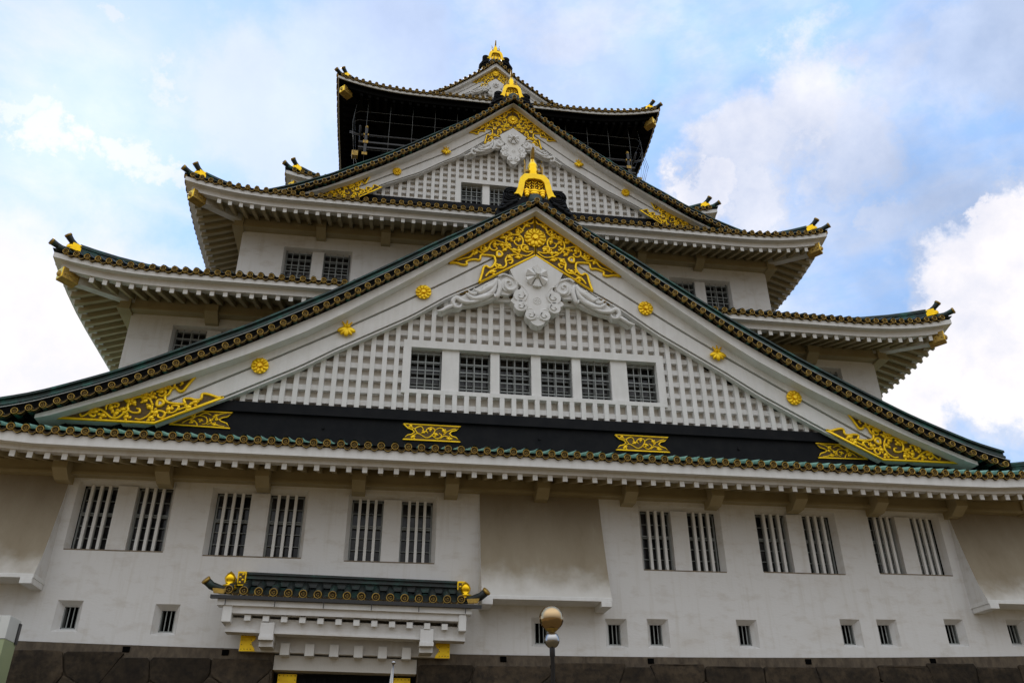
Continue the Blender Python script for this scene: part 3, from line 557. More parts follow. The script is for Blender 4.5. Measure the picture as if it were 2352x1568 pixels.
def fish_finial(root, x, y, z, s_=1.0):
    """gilded fish on the ridge end, seen from the front: pierced plate, round body, fins, upright tail"""
    def T(a, b): return (x + a * s_, z + b * s_)
    r = empty('golden_fish_finial', root, 'gilded fish ridge finial with pierced bell-shaped breastplate')
    PL = [(0, 1.25), (.38, 1.22), (.54, 1.0), (.60, .75), (.65, .42), (.72, .2), (.80, .09), (.62, .1), (.5, -.05), (.45, .2), (.40, .5), (.36, .80), (.25, .94), (0, .99)]
    m = M()
    for sx in (-1, 1): m.prism([T(sx * a * 1.12, b) for a, b in PL], y - .1 * s_, y + .06 * s_)
    m.build('breastplate', GLD, r, bevel=.015 * s_)
    m = M(); m.prism([T(a, b) for a, b in ((-.47, .15), (.47, .15), (.42, .8), (.28, .98), (-.28, .98), (-.42, .8))], y + .07 * s_, y + .12 * s_); m.build('shadowed_hollow', BRN, r)
    m = M()
    for cx, top in ((0, .98), (-.26, .86), (.26, .86)):
        b0 = .42
        m.tube([(T(cx * .6, b0 - .2)[0], y, T(0, b0 - .2)[1]), (T(cx, top)[0], y, T(0, top)[1])], .022 * s_, 5)
        for k in range(3):
            for sg in (-1, 1):
                zz = b0 + .06 + k * .15 - (0 if cx == 0 else .04)
                if zz > top - .05: continue
                pts = [T(cx, zz), T(cx + sg * .07, zz + .075), T(cx + sg * .12, zz + .15)]
                m.tube([(a, y, b) for a, b in pts], [.03 * s_, .026 * s_, .018 * s_], 5)
    for cx, w_, h in ((0, .26, .22), (-.33, .16, .18), (.33, .16, .18)):
        for k in range(3): m.ell((T(cx, 0)[0], y - .02 * s_ * k, T(0, .38 - k * .13)[1]), (w_ * s_ * (1 - .18 * k), .09 * s_, .12 * s_), 0, 12, 6)
    m.ell((x, y - .03, T(0, .02)[1]), (.09 * s_, .08 * s_, .16 * s_), 0, 8, 6)
    m.build('breast_scales', GLS, r)
    m = M(); prof = [(.9, .22), (1.2, .25), (1.38, .20), (1.48, .245), (1.6, .20), (1.7, .24), (1.82, .195), (1.92, .225), (2.04, .2), (2.16, .15), (2.3, .1), (2.45, .08)]
    n = 14; o = []
    for h, rr in prof:
        px, pz = T(0, h)
        for k in range(n): a = 2 * PI * k / n; o.append((px + rr * s_ * math.cos(a), y + .34 * s_ + rr * s_ * 1.1 * math.sin(a), pz))
    m.add(o, [(i * n + k, i * n + (k + 1) % n, (i + 1) * n + (k + 1) % n, (i + 1) * n + k) for i in range(len(prof) - 1) for k in range(n)], 0, True); m.add(o[-n:], [tuple(range(n))]); m.build('fish_body', GLS, r)
    m = M(); yy = y + .34 * s_
    m.hexa([(x - .08 * s_, yy - .1 * s_, T(0, 2.4)[1]), (x + .08 * s_, yy - .1 * s_, T(0, 2.4)[1]), (x + .08 * s_, yy + .15 * s_, T(0, 2.4)[1]), (x - .08 * s_, yy + .15 * s_, T(0, 2.4)[1]),
            (x - .05 * s_, yy - .3 * s_, T(0, 2.82)[1]), (x + .05 * s_, yy - .3 * s_, T(0, 2.82)[1]), (x + .05 * s_, yy + .2 * s_, T(0, 2.9)[1]), (x - .05 * s_, yy + .2 * s_, T(0, 2.9)[1])]); m.build('tail_fin', OGD, r)
    for sg in (-1, 1):
        m = M(); fx = x + sg * .38 * s_; m.box(fx - .03 * s_, fx + .03 * s_, y + .1 * s_, y + .5 * s_, T(0, 1.4)[1], T(0, 1.8)[1]); m.box(min(x + sg * .18 * s_, fx), max(x + sg * .18 * s_, fx), y + .25 * s_, y + .35 * s_, T(0, 1.62)[1], T(0, 1.74)[1])
        m.tube([(fx - sg * .01, y + .3 * s_, T(0, 1.75)[1]), (fx - sg * .04, y + .25 * s_, T(0, 2.0)[1]), (fx + sg * .0, y + .2 * s_, T(0, 2.2)[1])], [.035 * s_, .035 * s_, .03 * s_], 6); m.build('side_fin', OGD, r)
    # black scrolled clouds the fish rides on
    m = M()
    for sg in (-1, 1):
        c = (x + sg * .98 * s_, z - .0 * s_ + .1); m.cyl(c[0], c[1], y - .02, y + .32, .34 * s_, 18)
        for k, rr in enumerate((.33, .24, .15)):
            p = [(c[0] + rr * s_ * math.cos(a), y - .05, c[1] + rr * s_ * math.sin(a)) for a in [i * PI / 8 for i in range(17)]]; m.tube(p, .04 * s_, 5)
        m.prism([(x + sg * a * s_, z + b * s_) for a, b in ((0, .05), (.5, .0), (.7, -.2), (1.3, .0), (1.36, -.3), (1.5, -.55), (1.65, -.85), (1.55, -1.0), (.6, -.42), (0, -.02))], y - .03, y + .3)
        for k in range(3): m.tube([(x + sg * (.75 + .2 * k) * s_, y - .06, z + (-.22 - .13 * k) * s_), (x + sg * (1.05 + .15 * k) * s_, y - .08, z + (-.38 - .16 * k) * s_), (x + sg * (1.3 + .1 * k) * s_, y - .05, z + (-.33 - .2 * k) * s_)], .07 * s_, 6)
    m.build('black_cloud_scroll', BLK, r)
    return r

def gable(root, curve, yv, ym, yb, yl, yback, mold, bb, dz_face=.44, foot=None, ridge=(.0, .32, .75), chev=None, pitch=.42, capr=.112, caps_full=True, depth_back=None, rscale=1.0):
    """curve: tile-end centres; mold: lower edge of the white verge moulding; bb: lower edge of the bargeboard (x,z tables for x>=0)"""
    K = smooth(curve, 16); xe = curve[-1][0]
    top = lambda x: lerp(K, x)
    caps = M(); pts = along(K, pitch, 0)
    for sx in (1, -1):
        prev = None
        for i, (a, b) in enumerate(pts):
            if sx < 0 and i == 0: prev = (0, yv, b); continue
            p = (sx * a + random.uniform(-.008, .008), yv + random.uniform(-.008, .008), b + random.uniform(-.008, .008)); ring_cap(caps, *p, capr, full=caps_full)
            if not (sx > 0 and i == 0): caps.tube([(p[0], yv + .08, p[2]), (p[0], yv + .75, p[2] + .02)], capr * .97, 8, 3)
            if prev: pan(caps, prev, (p[0], yv + .02, p[2]), capr, sag=.06)
            prev = p
    caps.build('verge_tile_ends', [OGD, TDK, TDK, RDG], root)
    # white moulding
    for sx in (-1, 1):
        xs = [xe * (i / 40) for i in range(41)]
        MB = [(sx * x, lerp(mold, x)) for x in xs if x <= mold[-1][0]]; MT = [(x, top(abs(x)) - .15) for x, _ in MB]
        m = M(); m.band(MT, MB, ym, yl + .1); m.build('verge_moulding', WHT, root)
        # dark boarding and ridge above the tile ends
        m = M(); a = [(sx * x, top(x) + ridge[1] * rscale * min(1, .45 + .13 * x)) for x in xs]; b = [(sx * x, top(x) - .02) for x in xs]; m.band(a, b, yv + .22, yv + .55, 0)
        a2 = [(x, z + .03 * rscale) for x, z in a]; m.band(a2, [(x, z - .03 * rscale) for x, z in a2], yv + .18, yv + .55, 1)
        m.build('verge_board', [NBK, FRM], root)
        m = M(); y0 = yv + .42; tp = lambda x: min(1, .45 + .13 * x) * rscale
        for lo, hi, ex in ((.25, .50, .0), (.50, .58, .06), (.58, .72, -.02), (.72, .80, .07)):
            m.band([(sx * x, top(x) + hi * tp(x)) for x in xs], [(sx * x, top(x) + lo * tp(x)) for x in xs], y0 - ex, y0 + .42 + ex)
        m.build('descending_ridge', RDG, root)
    # roof slopes behind
    m = M(); xs = [xe * i / 24 for i in range(25)]
    for sx in (-1, 1):
        for a, b in zip(xs, xs[1:]): m.add([(sx * a, yv + .3, top(a) + .06), (sx * b, yv + .3, top(b) + .06), (sx * b, yback, top(b) + .06), (sx * a, yback, top(a) + .06)], [(0, 1, 2, 3)], 1)
        y = yv + 1.1
        while y < yback: m.tube([(sx * x, y, top(x) + .1) for x in xs[::2]], .11, 6, 0, cap=False); y += .42
    m.tube([(0, yv + .3, top(0) + .3), (0, yback, top(0) + .3)], .28, 10, 1); m.box(-.2, .2, yv + .4, yback, top(0) + .1, top(0) + .6, 1)
    m.build('roof_slope', [DTL, RDG], root)
    return top

# ------------------------------------------------------------------ the great gable
ga = empty('gable', keep, 'great lower gable with white lattice and six grilled windows')
CA = [(0, 17.26), (.99, 16.55), (2.36, 15.52), (3.37, 14.76), (5.0, 13.57), (7.5, 11.87), (8.95, 10.98), (10.37, 10.13), (11.45, 9.55), (13.2, 8.62), (14.65, 7.9), (16.48, 7.14), (17.25, 6.88), (18.0, 6.68)]
MA = [(0, 16.9), (1.5, 15.77), (3.5, 14.27), (5, 13.1), (7.3, 11.42), (8.6, 10.56), (10.2, 9.66), (12, 8.76), (13.95, 7.85), (16.3, 6.88), (17.0, 6.7)]
BA = [(0, 14.97), (2.28, 13.46), (3.45, 12.78), (4.8, 11.78), (7.4, 10.2), (8.65, 9.37), (11, 8.05), (13.1, 6.98)]
YB, YL = -.4, -.05
gable(ga, CA, -1.1, -.85, YB, YL, 4.7, MA, BA)
mid = [(0, 15.95), (1.75, 14.74), (3.47, 13.55), (5.5, 12.2), (7.5, 10.95), (9.63, 9.69), (12.5, 8.03), (14.4, 6.97)]
def barge(root, mold, bb, mid, yb, yl, zf, step=.12, k=1.0):
    for sx in (-1, 1):
        xe = mold[-1][0]; xs = [xe * i / 48 for i in range(49)]
        m = M()
        up = [(sx * x, lerp(mold, x) + .02) for x in xs if lerp(mold, x) > zf]; lo = [(x, max(zf, lerp(mid, abs(x)))) for x, _ in up]
        m.band(up, lo, yb, yl + .02)
        xl = [x for x in xs if lerp(mid, x) > zf] ; a = [(sx * x, lerp(mid, x) - .07 * k) for x in xl]; b = [(x, max(zf, lerp(bb, abs(x)) + step)) for x, _ in a]
        m.band(a, b, yb + .06 * k, yl + .02)
        xl = [x for x in xs if x < bb[-1][0]] + [bb[-1][0]]; a = [(sx * x, lerp(bb, x) + step - .05 * k) for x in xl]; b = [(x, lerp(bb, abs(x))) for x, _ in a]
        m.band(a, b, yb + .12 * k, yl + .02)
        m.build('bargeboard', WHT, root)
barge(ga, MA, BA, mid, YB, YL, 6.97)
# lattice panel
bbx = lambda z: max(0, next((x for x in [i * .05 for i in range(300)] if lerp(BA, x) < z), 14))
m = M(); m.prism([(-11.2, 7.9), (11.2, 7.9), (8.6, 9.5), (4.85, 11.95), (4.85, 8.87), (-4.85, 8.87), (-4.85, 11.95), (-8.6, 9.5)], .22, .3); m.prism([(-4.85, 10.85), (4.85, 10.85), (4.85, 11.95), (0, 15.2), (-4.85, 11.95)], .22, .3); m.build('lattice_backing', LBK, ga)
BX0, BX1, BZ0, BZ1 = -4.74, 4.74, 8.98, 10.70
def topz(T, x): return lerp(T, abs(x)) + .12
m = M(); p = .4355; n = 25
for i in range(-n, n + 1):
    x = i * p; zt = topz(BA, x)
    if zt < 8.15: continue
    if abs(x) < 4.72: m.box(x - .085, x + .085, YL, .225, 8.08, 8.82); m.box(x - .085, x + .085, YL, .225, 11.0, zt)
    elif abs(x) < 5.0: m.box(x - .085, x + .085, YL, .225, 8.08, zt)
    else: m.box(x - .085, x + .085, YL, .225, 8.08, zt)
m.build('lattice_uprights', WHT, ga)
m = M()
for z in (8.36, 8.85, 9.35, 9.84, 10.34, 10.84, 11.33, 11.83, 12.32, 12.82, 13.3):
    xe = bbx(z - .05) + .3
    if 8.7 < z < 11.0:
        m.box(-xe, -4.9, YL + .09, .223, z - .1, z + .1); m.box(4.9, xe, YL + .09, .223, z - .1, z + .1)
    else: m.box(-xe, xe, YL + .09, .223, z - .1, z + .1)
m.build('lattice_rails', PLA, ga)
m = M(); m.box(-5.0, 5.0, YL - .003, .24, BZ1, 11.0); m.box(-5.0, 5.0, YL - .003, .24, 8.82, BZ0); m.box(-5.0, BX0, YL - .004, .6, BZ0 + .001, BZ1 - .001); m.box(BX1, 5.0, YL - .004, .6, BZ0 + .001, BZ1 - .001)
m.box(-5, 5, .241, .9, BZ1, BZ1 + .1); m.box(-5, 5, .241, .9, BZ0 - .1, BZ0)
m.build('window_surround', WHT, ga)
for a, b in ((-3.55, -2.91), (-1.73, -1.39), (-.18, .18), (1.39, 1.73), (2.91, 3.55)): m = M(); m.box(a, b, .05, .6, BZ0 - .01, BZ1 + .01); m.build('window_pillar', WHT, ga)
m = M(); m.box(-4.9, 4.9, .75, .8, 8.9, 10.8); m.build('dark_interior', DRK, ga)
for a, b in ((-4.73, -3.56), (-2.9, -1.74), (-1.38, -.19), (.19, 1.38), (1.74, 2.9), (3.56, 4.73)): grid_window(ga, a, b, BZ0 + .01, BZ1 - .01, .2, back=.25)
# black board under the lattice, with gold plates
m = M(); m.box(-13.0, 13.0, -.12, .3, 7.72, 8.1); m.box(-16.6, 16.6, 0, .28, 6.2, 7.72); m.box(-17.6, 17.6, .1, .27, 6.2, 6.96)
m.build('black_base_board', BLK, ga)
for x in (-7.6, 0.05, 7.6): m = M(); m.cyl(x, 7.3, -.06, 0, .05, 8); m.box(x - .012, x + .012, -.03, 0, 7.3, 7.42); m.build('board_bolt', BLK, ga)
def plate(poly, S, Ls, hole, name, y, rs, root, tx=lambda p: p, two=True, fr=.055, sr=.056, lr=.118, label=None):
    for sx in ((-1, 1) if two else (1,)):
        r = empty(name, root, label) if False else None
        m = M(); P0 = ([poly[0]] + smooth(poly[1:-1], 3) + [poly[-1]]) if len(poly) > 20 else poly; P = [tx(q) for q in P0]
        m.prism([(sx * a, b) for a, b in P], y - .03 * rs, y + .01, 1)
        outline(m, P, y - .04 * rs, fr * rs, sx)
        if hole:
            c, rx, rz = hole; c = tx(c)
            hp = [(c[0] + rx * rs * math.cos(a) * (1 - .15 * math.cos(3 * a)), c[1] + rz * rs * math.sin(a)) for a in [k * PI / 8 for k in range(16)]]
            m.prism([(sx * a, b) for a, b in hp], y - .045 * rs, y, 2); outline(m, hp, y - .05 * rs, fr * 1.1 * rs, sx)
        strokes(m, S, y - .045 * rs, sr * rs, sx, tx); leaves(m, Ls, y - .045 * rs, lr * rs, sx, tx)
        m.build(name, [GLD, BRN, WHT], root)
plate(CH, CHS, CHL, ((1.47, 14.9), .11, .13), 'gold_apex_fretwork', YB - .01, 1, ga)
plate(FT, FTS, FTL, ((13.03, 7.72), .11, .12), 'gold_foot_fretwork', YB - .01, 1, ga)
EPS = [[(12.3, 7.2), (12.1, 7.35), (11.9, 7.3), (11.8, 7.15), (11.95, 7.12)], [(12.1, 7.35), (11.8, 7.5), (11.55, 7.45), (11.5, 7.25), (11.65, 7.2)], [(11.8, 7.5), (11.6, 7.62), (11.4, 7.55)], [(11.5, 7.25), (11.3, 7.45), (11.1, 7.6), (10.9, 7.65)], [(11.5, 7.2), (11.3, 7.25), (11.1, 7.18), (10.9, 7.15)]]
plate([(12.71, 7.14), (11.75, 7.68), (10.69, 7.68), (10.85, 7.52), (11.02, 7.47), (11.12, 7.4), (11.02, 7.33), (10.85, 7.28), (10.7, 7.1)], EPS, [(12.0, 7.25), (11.7, 7.35), (11.4, 7.35), (11.95, 7.45), (11.25, 7.55), (11.25, 7.2)], ((11.2, 7.4), .05, .05), 'gold_board_plate', -.01, .6, ga, fr=.05, sr=.045)
MPS = [[(-.75, -.2), (-.5, -.05), (-.2, -.2), (.0, -.1), (.1, .1), (-.05, .2), (-.2, .1), (-.15, -.02)], [(.75, -.2), (.45, -.1), (.3, -.22)], [(.1, .1), (.3, .2), (.5, .05), (.4, -.05)], [(-.5, -.05), (-.6, .12), (-.4, .22), (-.3, .1)], [(.5, .05), (.7, .15), (.85, .2)], [(-.6, .12), (-.85, .2)], [(0, -.1), (.2, -.22), (.35, -.1), (.25, 0)]]
mp = [(-1.02, .29), (1.02, .29), (.85, .13), (.7, .09), (.62, 0), (.7, -.09), (.85, -.13), (1.02, -.29), (-1.02, -.29), (-.85, -.13), (-.7, -.09), (-.62, 0), (-.7, .09), (-.85, .13)]
for cx in (-3.82, 3.88):
    plate(mp, MPS, [(-.3, .0), (.15, -.05), (.4, .1), (-.05, .12), (-.65, -.18), (.6, -.2), (-.75, .22)], None, 'gold_board_plate', -.01, .6, ga, tx=lambda p, c=cx: (p[0] + c, p[1] + 7.31), two=False, fr=.05, sr=.045)
m = M(); flower(m, 0, YB - .03, 15.83, .48); m.build('flower_crest', GLD, ga, 'large gold flower crest under the apex of the great gable')
for sx in (-1, 1):
    m = M(); flower(m, sx * 9.97, YB, 9.36, .32, 10); m.build('flower_crest', GLD, ga, 'round gold flower crest low on the great gable slope')
    m = M(); paulownia(m, sx * 7.11, YB, 11.1, .33); m.build('leaf_crest', GLD, ga)
    m = M(); flower(m, sx * 4.38, YB, 12.9, .32, 10); m.build('flower_crest', GLD, ga)
def pendant(root, yb, tx, s_):
    m = M(); P = [tx(q) for q in GB]; full = [(a, b) for a, b in P] + [(-a, b) for a, b in P[-2:0:-1]]
    m.prism(full, yb - .12 * s_, yb + .3 * s_)
    for sx in (-1, 1): strokes(m, GS, yb - .12 * s_, .035 * s_, sx, tx, flat=.8)
    for sx in (-1, 1):
        for (a, b, rr) in ((.66, 12.96, .27), (.66, 12.5, .24), (.27, 12.13, .22)):
            q = tx((a, b)); m.cyl(sx * q[0], q[1], yb - .17 * s_, yb + .2 * s_, rr * s_, 18)
            m.tube([(sx * q[0] + sx * rr * s_ * (.78 - .11 * t) * math.cos(2.2 + t * .9), yb - .18 * s_, q[1] + rr * s_ * (.78 - .11 * t) * math.sin(2.2 + t * .9)) for t in range(7)], .03 * s_, 5)
    c = tx((0, 12.79)); m.tube([(c[0] + .15 * s_ * math.cos(a), yb - .12 * s_, c[1] + .15 * s_ * math.sin(a)) for a in [k * PI / 8 for k in range(17)]], .018 * s_, 5)
    for k in range(6): a = k * PI / 3; m.ell((c[0] + .07 * s_ * math.cos(a), yb - .125 * s_, c[1] + .07 * s_ * math.sin(a)), (.04 * s_, .02, .02 * s_), 0, 6, 4, a)
    m.build('pendant_board', WHT, root, bevel=.012 * s_)
    m = M(); c = tx((0, 13.86)); R_ = .43 * s_; zs_ = 1.1
    for k in range(6):
        a = PI / 2 + k * PI / 3
        m.add([(c[0], yb - .30 * s_, c[1]), (c[0] + R_ * math.cos(a - .42), yb - .2 * s_, c[1] + R_ * zs_ * math.sin(a - .42)), (c[0] + R_ * 1.05 * math.cos(a), yb - .3 * s_, c[1] + R_ * 1.05 * zs_ * math.sin(a)), (c[0] + R_ * math.cos(a + .42), yb - .2 * s_, c[1] + R_ * zs_ * math.sin(a + .42)),
               (c[0] + R_ * math.cos(a - .42), yb - .1 * s_, c[1] + R_ * zs_ * math.sin(a - .42)), (c[0] + R_ * 1.05 * math.cos(a), yb - .1 * s_, c[1] + R_ * 1.05 * zs_ * math.sin(a)), (c[0] + R_ * math.cos(a + .42), yb - .1 * s_, c[1] + R_ * zs_ * math.sin(a + .42)), (c[0], yb - .1 * s_, c[1])],
              [(0, 1, 2), (0, 2, 3), (1, 4, 5, 2), (2, 5, 6, 3), (0, 7, 4, 1), (0, 3, 6, 7)])
        m.ell((c[0] + .12 * s_ * math.cos(a + .5), yb - .3 * s_, c[1] + .12 * s_ * math.sin(a + .5)), (.05 * s_, .06 * s_, .05 * s_), 0, 7, 5)
    m.cyl(c[0], c[1], yb - .55 * s_, yb, .1 * s_, 12); m.build('hexagonal_boss', WHT, root)
    for sx in (-1, 1):
        m = M(); strokes(m, SCR, yb - .06 * s_, .075 * s_, sx, tx, flat=.9)
        c = tx((1.05, 13.5)); m.cyl(sx * c[0], c[1], yb - .05 * s_, yb + .3 * s_, .36 * s_, 20)
        zb_ = lambda u, v: tx(((1112 - u) * .00311, 13.11 - (v - 1120) * .00354 - (1010 - u) * .00026))
        for pts, r0 in (([(600, 930), (560, 1010), (470, 1060), (400, 1100), (320, 1050)], .16), ([(600, 960), (560, 1080), (480, 1130), (370, 1145)], .13), ([(560, 1110), (440, 1165), (320, 1180), (225, 1110)], .15),
                       ([(420, 1195), (290, 1225), (180, 1215), (110, 1170), (65, 1215), (90, 1280), (150, 1285), (175, 1240)], .12), ([(630, 940), (645, 1040), (605, 1160), (570, 1110)], .12), ([(110, 1250), (20, 1285), (-70, 1330), (-130, 1330)], .10),
                       ([(520, 1020), (480, 1000), (430, 1040)], .09), ([(360, 1110), (300, 1120), (250, 1070)], .09)):
            pp = smooth([zb_(*q) for q in pts], 5); nn = len(pp) - 1
            m.tube([(sx * a, yb - .06 * s_, b) for a, b in pp], [r0 * .8 * s_ * (.25 + .75 * math.sin(PI * min(1, .12 + .9 * i / nn))) for i in range(nn + 1)], 8, 0, flat=1.0)
        bl = [zb_(*q) for q in ((830, 960), (830, 1080), (760, 1120), (640, 1110), (560, 1170), (450, 1210), (330, 1240), (190, 1260), (150, 1300), (60, 1290), (-60, 1350), (-110, 1330), (40, 1220), (300, 1060), (480, 960), (640, 880), (800, 850))]
        m.prism([(sx * a, b) for a, b in bl], yb + .02 * s_, yb + .3 * s_)
        m.build('carved_leaf_scroll', WHT, root)
pendant(ga, YB - .03, lambda p: p, 1.0)
fish_finial(ga, 0, -.6, 17.72, 1.0)

# ------------------------------------------------------------------ the middle gable
gb = empty('gable', keep, 'middle gable with white lattice and gold fretwork')
CB = [(0, 28.30), (.6, 27.85), (1.4, 27.12), (2.4, 26.28), (3.4, 25.5), (4.35, 24.75), (5.65, 23.83), (6.7, 23.13), (7.79, 22.48), (8.8, 21.84), (9.6, 21.43), (10.3, 21.07), (11.04, 20.75), (12.2, 20.3)]
MB_ = [(0, 28.12), (1.2, 27.05), (2.3, 26.07), (3.5, 25.1), (5.0, 24.0), (6.5, 22.98), (8.0, 22.0), (9.5, 21.2), (11.0, 20.5), (12.0, 20.2)]
BB = [(0, 26.66), (1.55, 25.58), (2.8, 24.5), (3.6, 24.0), (4.7, 23.2), (6.4, 22.28), (7.1, 21.8), (8.4, 21.05)]
midB = [(0, 27.3), (1.5, 26.1), (3.2, 24.8), (5.85, 23.1), (8.0, 21.75), (9.4, 21.0)]
gable(gb, CB, 4.3, 4.6, 4.95, 5.3, 11.2, MB_, BB, caps_full=False, rscale=.8)
barge(gb, MB_, BB, midB, 4.95, 5.3, 21.05, .07, .8)
m = M(); m.prism([(2.7, 21.3), (8.0, 21.3), (4.7, 23.4), (2.7, 24.75)], 5.52, 5.6); m.prism([(-2.7, 21.3), (-8.0, 21.3), (-4.7, 23.4), (-2.7, 24.75)], 5.52, 5.6); m.prism([(-2.7, 23.2), (2.7, 23.2), (2.7, 24.75), (0, 26.9), (-2.7, 24.75)], 5.52, 5.6); m.build('lattice_backing', LBK, gb)
m = M(); p = .40
for i in range(-19, 20):
    x = i * p; zt = lerp(BB, abs(x)) + .12
    if abs(x) < 2.55: m.box(x - .08, x + .08, 5.3, 5.525, 23.32, zt)
    else: m.box(x - .08, x + .08, 5.3, 5.525, 21.5, zt)
m.build('lattice_uprights', WHT, gb)
m = M()
for k in range(14):
    z = 21.9 + k * .365
    xe = next((i * .05 for i in range(300) if lerp(BB, i * .05) < z), 9) + .3
    if z < 23.3: m.box(-xe, -2.7, 5.39, 5.523, z - .08, z + .08); m.box(2.7, xe, 5.39, 5.523, z - .08, z + .08)
    elif z < 26: m.box(-xe, xe, 5.39, 5.523, z - .08, z + .08)
m.build('lattice_rails', PLA, gb)
m = M(); m.box(-2.8, 2.8, 5.297, 5.54, 23.12, 23.34); m.box(-2.8, -2.6, 5.296, 5.9, 21.4, 23.119); m.box(2.6, 2.8, 5.296, 5.9, 21.4, 23.119); m.box(-2.8, 2.8, 5.541, 6.2, 23.12, 23.2)
m.build('window_surround', WHT, gb)
for x in (-1.33, 0, 1.33): m = M(); m.box(x - .18, x + .18, 5.4, 5.95, 21.4, 23.12); m.build('window_pillar', WHT, gb)
for a, b in ((-2.58, -1.52), (-1.14, -.19), (.19, 1.14), (1.52, 2.58)): grid_window(gb, a, b, 21.7, 23.1, 5.5, back=.25)
m = M(); m.box(-2.7, 2.7, 6.1, 6.15, 21.2, 23.3); m.build('dark_interior', DRK, gb)
m = M(); m.box(-9.0, 9.0, 5.2, 5.6, 20.0, 21.76); m.build('black_base_board', BLK, gb)
SB = .6
txB = lambda p: (p[0] * .65, 27.85 + (p[1] - 16.92) * (.62 if p[0] < .01 else .62) - .0)
def fitx(P0, mold, kx, kz, z0):
    # place fretwork drawn under the great gable's slope under another gable's slope, keeping its distance below the moulding
    return lambda p: (p[0] * kx, lerp(mold, p[0] * kx) - (lerp(P0, p[0]) - p[1]) * kz)
txB = fitx([(0, 16.92), (3.5, 14.28), (5, 13.1)], MB_, .66, .78, 0)
plate(CH, CHS, CHL, ((1.47, 14.9), .11, .13), 'gold_apex_fretwork', 4.94, .68, gb, tx=txB)
txF = fitx(MA, MB_, .588, .8, 0)
ftB = lambda p: (lambda q: (q[0], max(21.08, q[1])))(txF(p))
plate(FT, FTS, FTL, ((13.03, 7.72), .11, .12), 'gold_foot_fretwork', 4.94, .66, gb, tx=ftB)
m = M(); flower(m, 0, 4.92, 27.22, .31); m.build('flower_crest', GLD, gb)
for sx in (-1, 1):
    m = M(); flower(m, sx * 5.81, 4.95, 23.12, .23, 10); m.build('flower_crest', GLD, gb)
    m = M(); paulownia(m, sx * 3.43, 4.95, 24.75, .25); m.build('leaf_crest', GLD, gb)
pendant(gb, 4.92, lambda p: (p[0] * .66, 26.62 + (p[1] - 14.88) * .76), .68)
fish_finial(gb, 0, 5.1, 29.0, .74)

# ------------------------------------------------------------------ the top gable
gc = empty('gable', keep, 'small top gable above the black storey')
CC = [(0, 38.62), (.28, 38.40), (.54, 38.1), (1.08, 37.56), (1.63, 37.04), (2.38, 36.4), (3.08, 35.82), (3.85, 35.32), (4.8, 34.75), (5.8, 34.3), (6.6, 34.0)]
MC = [(0, 38.2), (1.0, 37.25), (1.8, 36.54), (2.6, 35.88), (3.4, 35.3), (4.4, 34.7), (5.6, 34.1), (6.4, 33.8)]
BC = [(0, 37.3), (.85, 36.7), (1.75, 35.9), (2.6, 35.25), (3.6, 34.6), (5, 33.9)]
midC = [(0, 37.75), (1, 36.95), (2, 36.1), (3.2, 35.2), (5.0, 34.1)]
gable(gc, CC, 11.4, 11.55, 11.8, 12.0, 28.5, MC, BC, caps_full=False, rscale=.55, capr=.105, pitch=.40)
barge(gc, MC, BC, midC, 11.8, 12.0, 33.8, .05, .6)
m = M(); m.prism([(-5.0, 33.5), (5, 33.5), (2.6, 35.4), (0, 37.5), (-2.6, 35.4)], 12.15, 12.2); m.build('lattice_backing', LBK, gc)
m = M()
for i in range(-12, 13):
    x = i * .33; zt = lerp(BC, abs(x)) + .1; m.box(x - .07, x + .07, 12.0, 12.155, 33.6, zt)
m.build('lattice_uprights', WHT, gc)
m = M()
for k in range(10):
    z = 34 + k * .3; xe = next((i * .05 for i in range(300) if lerp(BC, i * .05) < z), 5) + .2; m.box(-xe, xe, 12.06, 12.152, z - .06, z + .06)
m.build('lattice_rails', WHT, gc)
plate(CH, CHS, CHL, ((1.47, 14.9), .11, .13), 'gold_apex_fretwork', 11.79, .45, gc, tx=fitx([(0, 16.92), (3.5, 14.28), (5, 13.1)], MC, .44, .55, 0))
m = M(); flower(m, 0, 11.77, 37.72, .24); m.build('flower_crest', GLD, gc)
pendant(gc, 11.78, lambda p: (p[0] * .5, 37.25 + (p[1] - 14.88) * .58), .45)
fish_finial(gc, 0, 11.75, 38.95, .68)

# ------------------------------------------------------------------ balcony and net of the top storey
bal = empty('balcony', keep, 'black balcony with gold fittings behind a bird net')
m = M(); m.box(-8.3, 8.3, 9.75, 11.3, 28.1, 28.35); m.box(-8.3, -6.9, 9.75, 30, 28.1, 28.35); m.box(6.9, 8.3, 9.75, 30, 28.1, 28.35); m.box(-7.6, 7.6, 10.4, 11.3, 27.0, 28.1); m.box(-7.6, -6.9, 10.4, 29, 27, 28.1); m.box(6.9, 7.6, 10.4, 29, 27, 28.1)
for i in range(-9, 10): m.box(i * .8 - .12, i * .8 + .12, 9.85, 10.6, 27.75, 28.1)
m.build('balcony_floor', NBK, bal)
m = M()
for z in (28.75, 29.15): m.box(-8.2, 8.2, 9.82, 9.92, z - .05, z + .05); m.box(-8.2, -8.1, 9.93, 29, z - .05, z + .05); m.box(8.1, 8.2, 9.93, 29, z - .05, z + .05)
m.tube([(-8.75, 9.86, 29.85), (-8.3, 9.86, 29.68), (8.3, 9.86, 29.68), (8.75, 9.86, 29.85)], .06, 8)
m.tube([(-8.15, 9.3, 29.85), (-8.15, 9.8, 29.68), (-8.15, 29, 29.68)], .06, 8); m.tube([(8.15, 9.3, 29.85), (8.15, 9.8, 29.68), (8.15, 29, 29.68)], .06, 8)
m.build('railing', RLG, bal)
